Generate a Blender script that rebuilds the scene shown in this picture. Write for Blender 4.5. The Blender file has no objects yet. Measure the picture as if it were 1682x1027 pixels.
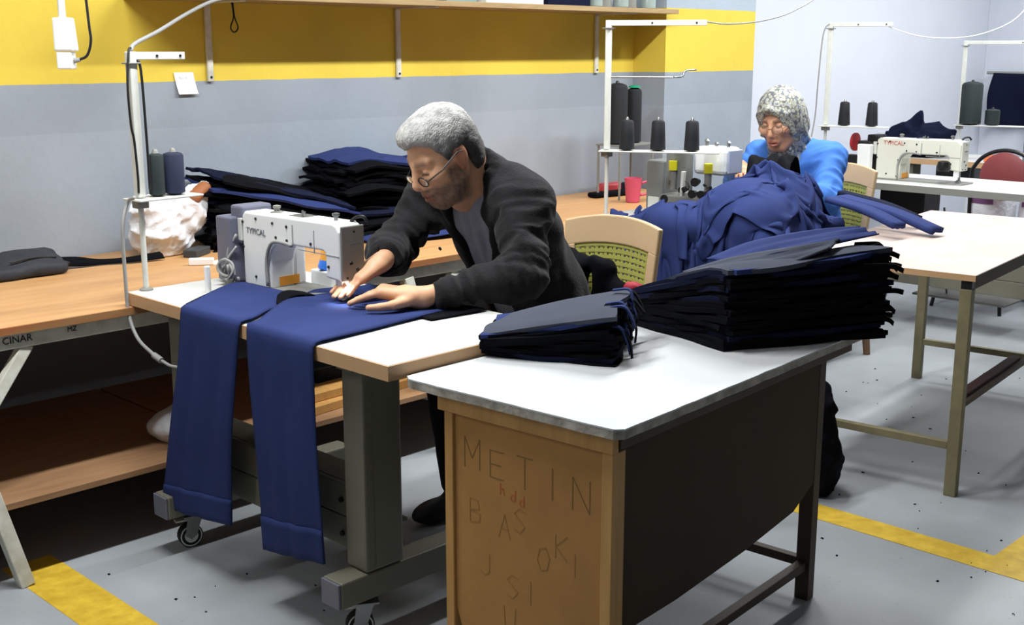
import bpy, math, random
import numpy as np
from mathutils import Vector, Matrix

random.seed(7); RNG = np.random.RandomState(11)
scene = bpy.context.scene
COL = scene.collection
PI = math.pi

# ------------------------------------------------------------------ camera, world, light, exposure
cam_data = bpy.data.cameras.new('camera'); cam = bpy.data.objects.new('camera', cam_data); COL.objects.link(cam)
cam.location = (0, 0, 1.46)
cam.rotation_euler = (math.radians(90 - 12.459), 0, math.radians(44.564 - 90))
cam_data.sensor_width = 36.0; cam_data.lens = 1962.0 / 1682.0 * 36.0
cam_data.clip_start = 0.05
scene.camera = cam

world = bpy.data.worlds.new('world'); scene.world = world; world.use_nodes = True
world.node_tree.nodes['Background'].inputs[0].default_value = (0.9, 0.95, 1.0, 1)
world.node_tree.nodes['Background'].inputs[1].default_value = 0.045

vs = scene.view_settings
vs.view_transform = 'Standard'; vs.look = 'None'; vs.gamma = 1.0; vs.use_curve_mapping = False
vs.exposure = 0.0

LIGHT_Y, LIGHT_Z = 2.60, 2.62           # one row of fluorescent battens above the machines
LIGHT_X = [(-0.7, 17), (1.5, 62), (3.4, 56), (5.15, 56), (7.1, 44), (8.5, 28)]
LIGHT_COL = (0.97, 0.99, 1.0)

# ------------------------------------------------------------------ materials
def s2l(c):
    return tuple(((v / 255.0) / 12.92 if v / 255.0 <= 0.04045 else ((v / 255.0 + 0.055) / 1.055) ** 2.4) for v in c)

MATS = {}
def mat(name, c, rough=0.6, var=0.0, vs_=8.0, bump=0.0, bs=60.0, metal=0.0, c2=None, stretch=None, spec=0.4, sheen=0.0, trans=0.0, attr=None, emit=None):
    if name in MATS: return MATS[name]
    m = bpy.data.materials.new(name); m.use_nodes = True
    nt = m.node_tree; b = nt.nodes['Principled BSDF']
    b.inputs['Roughness'].default_value = rough; b.inputs['Metallic'].default_value = metal
    b.inputs['Specular IOR Level'].default_value = spec
    if sheen: b.inputs['Sheen Weight'].default_value = sheen; b.inputs['Sheen Roughness'].default_value = 0.5
    if trans: b.inputs['Transmission Weight'].default_value = trans
    col = s2l(c)
    b.inputs['Base Color'].default_value = (*col, 1)
    tc = nt.nodes.new('ShaderNodeTexCoord'); mp = nt.nodes.new('ShaderNodeMapping')
    nt.links.new(tc.outputs['Object'], mp.inputs[0])
    if stretch: mp.inputs['Scale'].default_value = stretch
    if attr:
        a = nt.nodes.new('ShaderNodeAttribute'); a.attribute_name = attr
        src = a.outputs['Color']
    else: src = None
    if var > 0 or c2:
        n = nt.nodes.new('ShaderNodeTexNoise'); n.inputs['Scale'].default_value = vs_; n.inputs['Detail'].default_value = 6
        n.inputs['Roughness'].default_value = 0.62
        nt.links.new(mp.outputs[0], n.inputs['Vector'])
        r = nt.nodes.new('ShaderNodeValToRGB')
        r.color_ramp.elements[0].position = 0.3; r.color_ramp.elements[1].position = 0.72
        k = s2l(c2) if c2 else tuple(v * (1 - var) for v in col)
        if src is None:
            r.color_ramp.elements[0].color = (*k, 1); r.color_ramp.elements[1].color = (*col, 1)
            src = r.outputs[0]
        else:
            r.color_ramp.elements[0].color = (1 - var,) * 3 + (1,); r.color_ramp.elements[1].color = (1, 1, 1, 1)
            mx = nt.nodes.new('ShaderNodeMix'); mx.data_type = 'RGBA'; mx.blend_type = 'MULTIPLY'; mx.inputs[0].default_value = 1
            nt.links.new(src, mx.inputs[6]); nt.links.new(r.outputs[0], mx.inputs[7]); src = mx.outputs[2]
        nt.links.new(n.outputs[0], r.inputs[0])
    if src is not None: nt.links.new(src, b.inputs['Base Color'])
    if bump > 0:
        n2 = nt.nodes.new('ShaderNodeTexNoise'); n2.inputs['Scale'].default_value = bs; n2.inputs['Detail'].default_value = 4
        nt.links.new(mp.outputs[0], n2.inputs['Vector'])
        bp = nt.nodes.new('ShaderNodeBump'); bp.inputs['Strength'].default_value = bump; bp.inputs['Distance'].default_value = 0.01
        nt.links.new(n2.outputs[0], bp.inputs['Height']); nt.links.new(bp.outputs[0], b.inputs['Normal'])
    if emit:
        b.inputs['Emission Color'].default_value = (*emit[0], 1); b.inputs['Emission Strength'].default_value = emit[1]
    MATS[name] = m
    return m

def wall_mat(name, grey, yellow, z0, z1, top):
    m = bpy.data.materials.new(name); m.use_nodes = True; nt = m.node_tree; b = nt.nodes['Principled BSDF']
    b.inputs['Roughness'].default_value = 0.62; b.inputs['Specular IOR Level'].default_value = 0.25
    tc = nt.nodes.new('ShaderNodeTexCoord'); sp = nt.nodes.new('ShaderNodeSeparateXYZ'); nt.links.new(tc.outputs['Object'], sp.inputs[0])
    n = nt.nodes.new('ShaderNodeTexNoise'); n.inputs['Scale'].default_value = 2.2; n.inputs['Detail'].default_value = 8; nt.links.new(tc.outputs['Object'], n.inputs[0])
    n2 = nt.nodes.new('ShaderNodeTexNoise'); n2.inputs['Scale'].default_value = 9; n2.inputs['Detail'].default_value = 2; nt.links.new(tc.outputs['Object'], n2.inputs[0])
    # wavy hand-painted edge
    ad = nt.nodes.new('ShaderNodeMath'); ad.operation = 'MULTIPLY_ADD'; nt.links.new(n2.outputs[0], ad.inputs[0]); ad.inputs[1].default_value = 0.006; nt.links.new(sp.outputs[2], ad.inputs[2])
    def step(v):
        g = nt.nodes.new('ShaderNodeMath'); g.operation = 'GREATER_THAN'; nt.links.new(ad.outputs[0], g.inputs[0]); g.inputs[1].default_value = v + 0.003; return g
    def mix(f, a, bb):
        mx = nt.nodes.new('ShaderNodeMix'); mx.data_type = 'RGBA'
        nt.links.new(f, mx.inputs[0])
        for i, v in ((6, a), (7, bb)):
            if isinstance(v, tuple): mx.inputs[i].default_value = (*s2l(v), 1)
            else: nt.links.new(v, mx.inputs[i])
        return mx.outputs[2]
    lowg = tuple(min(255, int(v * 1.035)) for v in grey)
    c = mix(step(1.165).outputs[0], lowg, grey)
    c = mix(step(z0).outputs[0], c, yellow)
    c = mix(step(z1).outputs[0], c, top)
    r = nt.nodes.new('ShaderNodeValToRGB'); r.color_ramp.elements[0].color = (0.86, 0.86, 0.86, 1); r.color_ramp.elements[0].position = 0.3; r.color_ramp.elements[1].position = 0.6
    nt.links.new(n.outputs[0], r.inputs[0])
    mx = nt.nodes.new('ShaderNodeMix'); mx.data_type = 'RGBA'; mx.blend_type = 'MULTIPLY'; mx.inputs[0].default_value = 1
    nt.links.new(c, mx.inputs[6]); nt.links.new(r.outputs[0], mx.inputs[7])
    nt.links.new(mx.outputs[2], b.inputs['Base Color'])
    bp = nt.nodes.new('ShaderNodeBump'); bp.inputs['Strength'].default_value = 0.12; bp.inputs['Distance'].default_value = 0.01
    n3 = nt.nodes.new('ShaderNodeTexNoise'); n3.inputs['Scale'].default_value = 35; nt.links.new(tc.outputs['Object'], n3.inputs[0])
    nt.links.new(n3.outputs[0], bp.inputs['Height']); nt.links.new(bp.outputs[0], b.inputs['Normal'])
    MATS[name] = m; return m

def wood_mat(name, c1, c2, scale=(1.2, 14, 14), rough=0.45):
    return mat(name, c1, rough=rough, c2=c2, vs_=3.0, stretch=scale, bump=0.05, bs=12)

mat('steel', (150, 152, 150), 0.35, metal=0.85, var=0.2)
mat('white_paint', (214, 216, 208), 0.5, var=0.12, vs_=25)
mat('cream_paint', (228, 228, 218), 0.55, var=0.3, vs_=14, c2=(186, 184, 168))
mat('stand_green', (114, 112, 98), 0.5, var=0.15, vs_=6)
mat('khaki_paint', (140, 132, 100), 0.55, var=0.35, vs_=9)
mat('white_laminate', (206, 207, 203), 0.4, var=0.06, vs_=5)
mat('desk_white', (204, 207, 208), 0.48, var=0.1, vs_=3.5)
mat('edge_band', (204, 164, 122), 0.5, var=0.1, vs_=7)
wood_mat('bench_wood', (206, 160, 108), (188, 140, 90), scale=(1.2, 10, 10))
wood_mat('bench_edge', (150, 120, 80), (168, 96, 58))
wood_mat('shelf_wood', (176, 150, 108), (150, 124, 86))
wood_mat('low_board', (168, 130, 94), (144, 108, 78))
wood_mat('pine', (204, 156, 90), (180, 134, 74), scale=(10, 10, 1))
mat('mdf', (190, 140, 78), 0.7, c2=(168, 122, 66), vs_=5, bump=0.04, bs=90)
mat('brown_panel', (62, 47, 24), 0.75, c2=(52, 39, 19), vs_=4)
mat('dark_wood', (78, 66, 50), 0.6, c2=(60, 50, 36), vs_=6)
mat('rim_worn', (200, 194, 184), 0.7, c2=(130, 124, 112), vs_=22, bump=0.3, bs=50)
mat('pink_wood', (208, 194, 190), 0.4, c2=(202, 172, 154), vs_=2.2)
mat('navy', (46, 58, 106), 0.9, var=0.18, vs_=5, bump=0.12, bs=350, spec=0.12)
mat('navy_dark', (22, 27, 50), 0.9, var=0.2, vs_=6, bump=0.12, bs=350, spec=0.1)
mat('black_cloth', (13, 14, 19), 0.92, var=0.3, vs_=12, bump=0.15, bs=250, spec=0.08)
mat('grey_cloth', (70, 74, 86), 0.9, var=0.15, vs_=7, bump=0.1, bs=300, spec=0.1)
mat('machine_white', (236, 239, 237), 0.35, var=0.03)
mat('machine_grey', (132, 132, 126), 0.42, var=0.06)
mat('motor_grey', (106, 108, 124), 0.5, var=0.06)
mat('seam_grey', (150, 154, 154), 0.5)
mat('black_plastic', (22, 22, 24), 0.4, spec=0.4)
mat('dark_metal', (44, 44, 44), 0.4, metal=0.5)
mat('white_plastic', (236, 238, 238), 0.4)
mat('cable_grey', (150, 150, 148), 0.5)
mat('cable_black', (26, 26, 28), 0.5)
mat('thread_black', (24, 26, 30), 0.75, var=0.25, vs_=3, stretch=(1, 1, 200))
mat('thread_navy', (34, 42, 68), 0.75, var=0.35, vs_=3, stretch=(1, 1, 200))
mat('thread_dark', (38, 48, 48), 0.75, var=0.35, vs_=3, stretch=(1, 1, 200))
mat('orange', (226, 150, 44), 0.5); mat('yellow_plastic', (222, 214, 40), 0.4)
mat('blue_plastic', (54, 120, 220), 0.4); mat('green_plastic', (24, 130, 96), 0.5)
mat('paper', (238, 238, 234), 0.8, var=0.05, vs_=20)
mat('ink', (40, 38, 36), 0.8); mat('ink_grey', (110, 112, 118), 0.7)
mat('pencil', (138, 104, 62), 0.9); mat('pencil_faint', (162, 120, 68), 0.9); mat('red_pencil', (186, 108, 66), 0.9)
mat('yellow_line', (232, 196, 62), 0.6, c2=(196, 158, 40), vs_=18)
mat('rubber', (30, 30, 30), 0.8)
mat('skin', (196, 140, 105), 0.5, var=0.08, vs_=60, attr='tone', spec=0.35)

# ------------------------------------------------------------------ object helpers
def tag(o, label=None, cat=None, group=None, kind=None):
    if label: o['label'] = label
    if cat: o['category'] = cat
    if group: o['group'] = group
    if kind: o['kind'] = kind
    return o

def thing(name, label, cat, loc=(0, 0, 0), rz=0.0, group=None):
    o = bpy.data.objects.new(name, None); COL.objects.link(o)
    o.location = loc; o.rotation_euler = (0, 0, rz); o.empty_display_size = 0.05
    return tag(o, label, cat, group)

def root_of(o):
    while o.parent: o = o.parent
    return o

def copy_tree(o, parent=None):
    c = o.copy(); COL.objects.link(c); c.parent = parent
    for ch in list(o.children): copy_tree(ch, c)
    return c

class MB:
    """collects shapes; build() links them as one mesh object"""
    def __init__(s): s.v = []; s.f = []
    def add(s, vs, fs, M=None):
        n = len(s.v)
        if M is not None: vs = [M @ Vector(v) for v in vs]
        s.v += [tuple(v) for v in vs]; s.f += [tuple(i + n for i in f) for f in fs]; return s
    def box(s, x0, x1, y0, y1, z0, z1, M=None):
        v = [(x0, y0, z0), (x1, y0, z0), (x1, y1, z0), (x0, y1, z0), (x0, y0, z1), (x1, y0, z1), (x1, y1, z1), (x0, y1, z1)]
        return s.add(v, [(3, 2, 1, 0), (4, 5, 6, 7), (0, 1, 5, 4), (1, 2, 6, 5), (2, 3, 7, 6), (3, 0, 4, 7)], M)
    def bar(s, p, q, w, h=None, up=(0, 0, 1)):
        h = h or w; p = Vector(p); q = Vector(q); d = (q - p); L = d.length; d.normalize()
        u = Vector(up); a = d.cross(u)
        if a.length < 1e-4: a = d.cross(Vector((1, 0, 0)))
        a.normalize(); b = a.cross(d)
        M = Matrix(((a.x, b.x, d.x, p.x), (a.y, b.y, d.y, p.y), (a.z, b.z, d.z, p.z), (0, 0, 0, 1)))
        return s.box(-w / 2, w / 2, -h / 2, h / 2, 0, L, M)
    def cone(s, p, q, r0, r1, n=16, caps=True):
        p = Vector(p); q = Vector(q); d = (q - p).normalized(); a = d.orthogonal().normalized(); b = d.cross(a)
        v = []
        for c, r in ((p, r0), (q, r1)):
            for i in range(n):
                t = 2 * PI * i / n; v.append(c + a * (r * math.cos(t)) + b * (r * math.sin(t)))
        f = [(i, (i + 1) % n, n + (i + 1) % n, n + i) for i in range(n)]
        if caps: f += [tuple(range(n - 1, -1, -1)), tuple(range(n, 2 * n))]
        return s.add(v, f)
    def tube(s, pts, r, n=8):
        pts = [Vector(p) for p in pts]; v = []; f = []; m = len(pts)
        prev = None
        for i, p in enumerate(pts):
            d = (pts[min(i + 1, m - 1)] - pts[max(i - 1, 0)]).normalized()
            a = d.orthogonal().normalized() if prev is None else (prev - d * prev.dot(d)).normalized()
            prev = a; b = d.cross(a); rr = r[i] if isinstance(r, (list, tuple)) else r
            for k in range(n):
                t = 2 * PI * k / n; v.append(p + a * (rr * math.cos(t)) + b * (rr * math.sin(t)))
        for i in range(m - 1):
            for k in range(n): f.append((i * n + k, i * n + (k + 1) % n, (i + 1) * n + (k + 1) % n, (i + 1) * n + k))
        f += [tuple(range(n - 1, -1, -1)), tuple(range((m - 1) * n, m * n))]
        return s.add(v, f)
    def lathe(s, prof, c=(0, 0, 0), n=20, M=None):
        v = []; f = []; m = len(prof)
        for r, z in prof:
            for k in range(n):
                t = 2 * PI * k / n; v.append((c[0] + r * math.cos(t), c[1] + r * math.sin(t), c[2] + z))
        for i in range(m - 1):
            for k in range(n): f.append((i * n + k, i * n + (k + 1) % n, (i + 1) * n + (k + 1) % n, (i + 1) * n + k))
        f += [tuple(range(n - 1, -1, -1)), tuple(range((m - 1) * n, m * n))]
        return s.add(v, f, M)
    def prism(s, poly, a0, a1, axis='x', M=None):
        """poly of (u, v); extruded along axis from a0 to a1. x: (y,z)  y: (x,z)  z: (x,y)"""
        n = len(poly)
        def P(u, v, a): return (a, u, v) if axis == 'x' else ((u, a, v) if axis == 'y' else (u, v, a))
        v = [P(u, w, a0) for u, w in poly] + [P(u, w, a1) for u, w in poly]
        f = [(i, (i + 1) % n, n + (i + 1) % n, n + i) for i in range(n)] + [tuple(range(n - 1, -1, -1)), tuple(range(n, 2 * n))]
        return s.add(v, f, M)
    def grid(s, P, thick=0.0):
        """P: (m, n, 3) array of points -> sheet, optional thickness along normals"""
        P = np.asarray(P, float); m, n = P.shape[:2]
        if thick:
            du = np.gradient(P, axis=0); dv = np.gradient(P, axis=1); N = np.cross(du, dv)
            N /= np.linalg.norm(N, axis=2, keepdims=True) + 1e-9
            A = P + N * thick / 2; B = P - N * thick / 2
            v = [tuple(x) for x in A.reshape(-1, 3)] + [tuple(x) for x in B.reshape(-1, 3)]
            k = m * n; f = []
            for i in range(m - 1):
                for j in range(n - 1):
                    a = i * n + j; f.append((a, a + n, a + n + 1, a + 1)); f.append((k + a, k + a + 1, k + a + n + 1, k + a + n))
            rim = [i * n for i in range(m)] + [(m - 1) * n + j for j in range(1, n)] + [i * n + n - 1 for i in range(m - 2, -1, -1)] + [j for j in range(n - 2, 0, -1)]
            for i in range(len(rim)):
                a, b = rim[i], rim[(i + 1) % len(rim)]; f.append((b, a, k + a, k + b))
        else:
            v = [tuple(x) for x in P.reshape(-1, 3)]
            f = [(i * n + j, i * n + j + 1, (i + 1) * n + j + 1, (i + 1) * n + j) for i in range(m - 1) for j in range(n - 1)]
        return s.add(v, f)
    def build(s, name, material, parent=None, bevel=0.0, smooth=None, seg=2, local=False, sub=0):
        me = bpy.data.meshes.new(name)
        v = s.v
        loc = (0, 0, 0)
        if parent is not None and not local:
            L = root_of(parent).location; v = [(a - L.x, b - L.y, c - L.z) for a, b, c in v]
        elif parent is None and not local and len(v):
            A = np.array(v); lo = A.min(0); hi = A.max(0); loc = ((lo[0] + hi[0]) / 2, (lo[1] + hi[1]) / 2, lo[2])
            v = [tuple(x) for x in (A - np.array(loc))]
        me.from_pydata(v, [], s.f); me.update()
        me.materials.append(MATS[material] if isinstance(material, str) else material)
        o = bpy.data.objects.new(name, me); COL.objects.link(o); o.location = loc
        if parent is not None: o.parent = parent
        if smooth is None: smooth = False
        if smooth:
            for p in me.polygons: p.use_smooth = True
            if smooth == 'auto':
                try: me.set_sharp_from_angle(angle=math.radians(40))
                except Exception: pass
        if bevel:
            md = o.modifiers.new('bevel', 'BEVEL'); md.width = bevel; md.segments = seg; md.limit_method = 'ANGLE'; md.angle_limit = math.radians(40)
        if sub:
            md = o.modifiers.new('subdivision', 'SUBSURF'); md.levels = sub; md.render_levels = sub
        return o

def struct(o): o['kind'] = 'structure'; return o

def bez(pts, n=8):
    """Catmull-Rom through the points"""
    P = [np.array(p, float) for p in pts]; P = [2 * P[0] - P[1]] + P + [2 * P[-1] - P[-2]]; out = []
    for i in range(1, len(P) - 2):
        for k in range(n):
            t = k / n; a, b, c, d = P[i - 1], P[i], P[i + 1], P[i + 2]
            out.append(0.5 * (2 * b + (c - a) * t + (2 * a - 5 * b + 4 * c - d) * t * t + (3 * b - a - 3 * c + d) * t ** 3))
    out.append(P[-2]); return [tuple(p) for p in out]

def text_mesh(txt, size, M, extrude=0.0006):
    cu = bpy.data.curves.new('lettering', 'FONT'); cu.body = txt; cu.size = size; cu.extrude = extrude; cu.resolution_u = 2
    o = bpy.data.objects.new('lettering', cu); COL.objects.link(o)
    dg = bpy.context.evaluated_depsgraph_get()
    me = bpy.data.meshes.new_from_object(o.evaluated_get(dg))
    bpy.data.objects.remove(o); bpy.data.curves.remove(cu)
    mb = MB(); mb.add([v.co.copy() for v in me.vertices], [tuple(p.vertices) for p in me.polygons], M)
    bpy.data.meshes.remove(me)
    return mb

# ------------------------------------------------------------------ implicit surfaces for bodies, bags and soft things
class SDF:
    def __init__(s): s.ops = []
    def _bb(s, pts, r): P = np.array(pts, float); return P.min(0) - r, P.max(0) + r
    def cap(s, p, q, r0, r1=None, k=0.02, op='+'):
        r1 = r0 if r1 is None else r1; s.ops.append(('cap', np.array(p, float), np.array(q, float), r0, r1, k, op)); return s
    def ell(s, c, r, R=None, k=0.02, op='+'):
        s.ops.append(('ell', np.array(c, float), np.array(r, float), np.eye(3) if R is None else np.array(R, float), None, k, op)); return s
    def box(s, c, h, R=None, rd=0.01, k=0.01, op='+'):
        s.ops.append(('box', np.array(c, float), np.array(h, float), np.eye(3) if R is None else np.array(R, float), rd, k, op)); return s
    def fn(s, f, k=0.01, op='^'):
        s.ops.append(('fn', f, None, None, None, k, op)); return s
    def one(s, o, P):
        if o[0] == 'cap':
            _, p, q, r0, r1, k, op = o
            ab = q - p; t = np.clip(((P - p) @ ab) / max(ab @ ab, 1e-9), 0, 1)
            return np.linalg.norm(P - p - t[:, None] * ab, axis=1) - (r0 + (r1 - r0) * t)
        if o[0] == 'ell':
            _, c, r, R, _, k, op = o
            L = (P - c) @ R          # R columns are the local axes
            k0 = np.linalg.norm(L / r, axis=1); k1 = np.linalg.norm(L / (r * r), axis=1) + 1e-9
            return k0 * (k0 - 1) / k1
        if o[0] == 'box':
            _, c, h, R, rd, k, op = o
            L = np.abs((P - c) @ R) - (h - rd)
            return np.linalg.norm(np.maximum(L, 0), axis=1) + np.minimum(L.max(1), 0) - rd
        return o[1](P)
    def __call__(s, P, use=None):
        d = None
        for i, o in enumerate(s.ops):
            if use is not None and not use[i]: continue
            e = s.one(o, P); k, op = o[5], o[6]
            if d is None: d = e; continue
            if op == '+': hh = np.clip(0.5 + 0.5 * (e - d) / k, 0, 1); d = e * (1 - hh) + d * hh - k * hh * (1 - hh)
            elif op == '-': hh = np.clip(0.5 - 0.5 * (e + d) / k, 0, 1); d = d * (1 - hh) - e * hh + k * hh * (1 - hh)
            elif op == '^': hh = np.clip(0.5 - 0.5 * (e - d) / k, 0, 1); d = e * (1 - hh) + d * hh + k * hh * (1 - hh)
            elif op == 'd': d = d + e
        return d

def mesh_sdf(F, lo, hi, h, B=10, slack=0.015):
    lo = np.array(lo, float); n = np.ceil((np.array(hi) - lo) / h / B).astype(int) * B + 1
    V = np.full(tuple(n), 1.0, np.float32); nb = (n - 1) // B
    bi = np.stack(np.meshgrid(*[np.arange(k) for k in nb], indexing='ij'), -1).reshape(-1, 3)
    cen = lo + (bi + 0.5) * B * h
    dc = F(cen); rad = B * h * 0.87 + slack
    g = np.stack(np.meshgrid(*[np.arange(B + 1)] * 3, indexing='ij'), -1).reshape(-1, 3)
    ins = bi[dc < -rad]
    for b in ins: V[b[0] * B:b[0] * B + B + 1, b[1] * B:b[1] * B + B + 1, b[2] * B:b[2] * B + B + 1] = -1
    nm = np.abs(dc) <= rad; near = bi[nm]; nc = cen[nm]
    plus = np.array([o[6] == '+' or i == 0 for i, o in enumerate(F.ops)]); far = np.array([o[0] in ('cap', 'ell', 'box') for o in F.ops])
    D = np.stack([F.one(o, nc) if o[0] != 'fn' else np.zeros(len(nc)) for o in F.ops]); kk = np.array([o[5] for o in F.ops])
    mn = np.where(plus[:, None], D, 9).min(0); r2 = B * h * 0.87
    USE = np.where(far[:, None] & plus[:, None], D <= mn + 2 * r2 + kk[:, None] * 2 + .01, np.where(far[:, None], D <= 3 * r2 + kk[:, None] + .02, True))
    for j, ch in enumerate(near):
        idx = ch * B + g
        V[ch[0] * B:ch[0] * B + B + 1, ch[1] * B:ch[1] * B + B + 1, ch[2] * B:ch[2] * B + B + 1] = F(lo + idx * h, USE[:, j]).reshape(B + 1, B + 1, B + 1)
    S = V < 0
    cnt = sum(S[a:S.shape[0] - 1 + a, b:S.shape[1] - 1 + b, c:S.shape[2] - 1 + c].astype(np.int8) for a in (0, 1) for b in (0, 1) for c in (0, 1))
    act = (cnt > 0) & (cnt < 8); I = np.argwhere(act)
    idn = np.full(act.shape, -1, np.int64); idn[act] = np.arange(len(I))
    acc = np.zeros((len(I), 3)); num = np.zeros(len(I))
    for ax in range(3):
        o1, o2 = [a for a in range(3) if a != ax]
        for a in (0, 1):
            for b in (0, 1):
                A = np.zeros(3, int); A[o1] = a; A[o2] = b; C = A.copy(); C[ax] = 1
                ia = I + A; ic = I + C
                va = V[ia[:, 0], ia[:, 1], ia[:, 2]].astype(float); vb = V[ic[:, 0], ic[:, 1], ic[:, 2]].astype(float)
                m = (va < 0) != (vb < 0); t = np.where(m, va / np.where(m, va - vb, 1), 0)
                p = A + (C - A) * t[:, None]; acc[m] += p[m]; num[m] += 1
    verts = lo + h * (I + acc / num[:, None])
    faces = []
    for ax in range(3):
        o1, o2 = (ax + 1) % 3, (ax + 2) % 3
        sl0 = [slice(None)] * 3; sl1 = [slice(None)] * 3; sl0[ax] = slice(0, -1); sl1[ax] = slice(1, None)
        E = np.argwhere(S[tuple(sl0)] != S[tuple(sl1)])
        E = E[(E[:, o1] > 0) & (E[:, o2] > 0) & (E[:, o1] < act.shape[o1]) & (E[:, o2] < act.shape[o2])]
        if not len(E): continue
        q = []
        for a, b in ((1, 1), (0, 1), (0, 0), (1, 0)):
            c = E.copy(); c[:, o1] -= a; c[:, o2] -= b; q.append(idn[c[:, 0], c[:, 1], c[:, 2]])
        q = np.stack(q, 1); fl = ~S[E[:, 0], E[:, 1], E[:, 2]]; q[fl] = q[fl][:, ::-1]; faces.append(q)
    return verts, np.concatenate(faces)

def sdf_obj(F, lo, hi, h, name, material, parent=None, tone=None):
    v, f = mesh_sdf(F, lo, hi, h)
    if parent is not None: L = np.array(root_of(parent).location); loc = (0, 0, 0)
    else: l0 = v.min(0); h0 = v.max(0); L = np.array([(l0[0] + h0[0]) / 2, (l0[1] + h0[1]) / 2, l0[2]]); loc = tuple(L)
    me = bpy.data.meshes.new(name); n = len(v); m = len(f)
    me.vertices.add(n); me.vertices.foreach_set('co', (v - L).astype(np.float32).ravel())
    me.loops.add(4 * m); me.loops.foreach_set('vertex_index', f.astype(np.int32).ravel())
    me.polygons.add(m); me.polygons.foreach_set('loop_start', np.arange(0, 4 * m, 4, dtype=np.int32))
    me.polygons.foreach_set('use_smooth', np.ones(m, bool))
    me.update(calc_edges=True); me.validate()
    me.materials.append(MATS[material] if isinstance(material, str) else material)
    o = bpy.data.objects.new(name, me); COL.objects.link(o); o.location = loc
    if parent is not None: o.parent = parent
    if tone is not None:
        c = tone(v); a = o.data.color_attributes.new('tone', 'FLOAT_COLOR', 'POINT')
        a.data.foreach_set('color', np.concatenate([c, np.ones((len(c), 1))], 1).astype(np.float32).ravel())
    return o

def vnoise(P, s, seed=0):
    """cheap smooth noise from a few sines, about -1..1"""
    r = np.random.RandomState(seed); out = 0
    for _ in range(6):
        d = r.normal(size=3); d /= np.linalg.norm(d); w = s * r.uniform(0.6, 1.7)
        out = out + np.sin(P @ d * w + r.uniform(0, 6.28) + 1.3 * np.sin(P @ np.roll(d, 1) * w * 0.6))
    return out / 4.0

# ------------------------------------------------------------------ cloth relaxed under gravity
def cloth(P, rest_u, rest_v, sdf, steps=140, iters=8, pin=None, thick=0.004, fric=0.6, g=0.0018, bend=0.25, damp=0.96):
    P = P.astype(float).copy(); Q = P.copy(); m, n = P.shape[:2]; P0 = P.copy()
    diag = math.hypot(rest_u, rest_v)
    def solve(a, b, L, w, ineq=False):
        d = b - a; l = np.linalg.norm(d, axis=-1, keepdims=True) + 1e-9
        c = (l - L) / l * 0.5 * w
        if ineq: c = np.minimum(c, 0)
        return d * c
    for st in range(steps):
        vel = (P - Q) * damp; Q = P.copy(); P = P + vel; P[..., 2] -= g
        for it in range(iters):
            for s0 in (0, 1):
                a, b = P[s0:m - 1:2], P[s0 + 1:m:2]; k = min(len(a), len(b)); x = solve(a[:k], b[:k], rest_u, 1.0); a[:k] += x; b[:k] -= x
                a, b = P[:, s0:n - 1:2], P[:, s0 + 1:n:2]; k = min(a.shape[1], b.shape[1]); x = solve(a[:, :k], b[:, :k], rest_v, 1.0); a[:, :k] += x; b[:, :k] -= x
            x = solve(P[:-1, :-1], P[1:, 1:], diag, 0.3); P[:-1, :-1] += x * .5; P[1:, 1:] -= x * .5
            x = solve(P[:-1, 1:], P[1:, :-1], diag, 0.3); P[:-1, 1:] += x * .5; P[1:, :-1] -= x * .5
            if bend:
                x = solve(P[:-2], P[2:], 2 * rest_u, bend, True); P[:-2] += x * .5; P[2:] -= x * .5
                x = solve(P[:, :-2], P[:, 2:], 2 * rest_v, bend, True); P[:, :-2] += x * .5; P[:, 2:] -= x * .5
            if pin is not None: P[pin] = P0[pin]
        X = P.reshape(-1, 3); d = sdf(X) - thick; hit = d < 0
        if hit.any():
            H = X[hit]; e = 0.002
            gr = np.stack([sdf(H + np.eye(3)[k] * e) - sdf(H - np.eye(3)[k] * e) for k in range(3)], 1)
            gr /= np.linalg.norm(gr, axis=1, keepdims=True) + 1e-9
            X[hit] = H - gr * d[hit][:, None]
            q = Q.reshape(-1, 3); q[hit] = q[hit] * (1 - fric) + 0 + X[hit] * fric
            P = X.reshape(m, n, 3); Q = q.reshape(m, n, 3)
    return P
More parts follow.
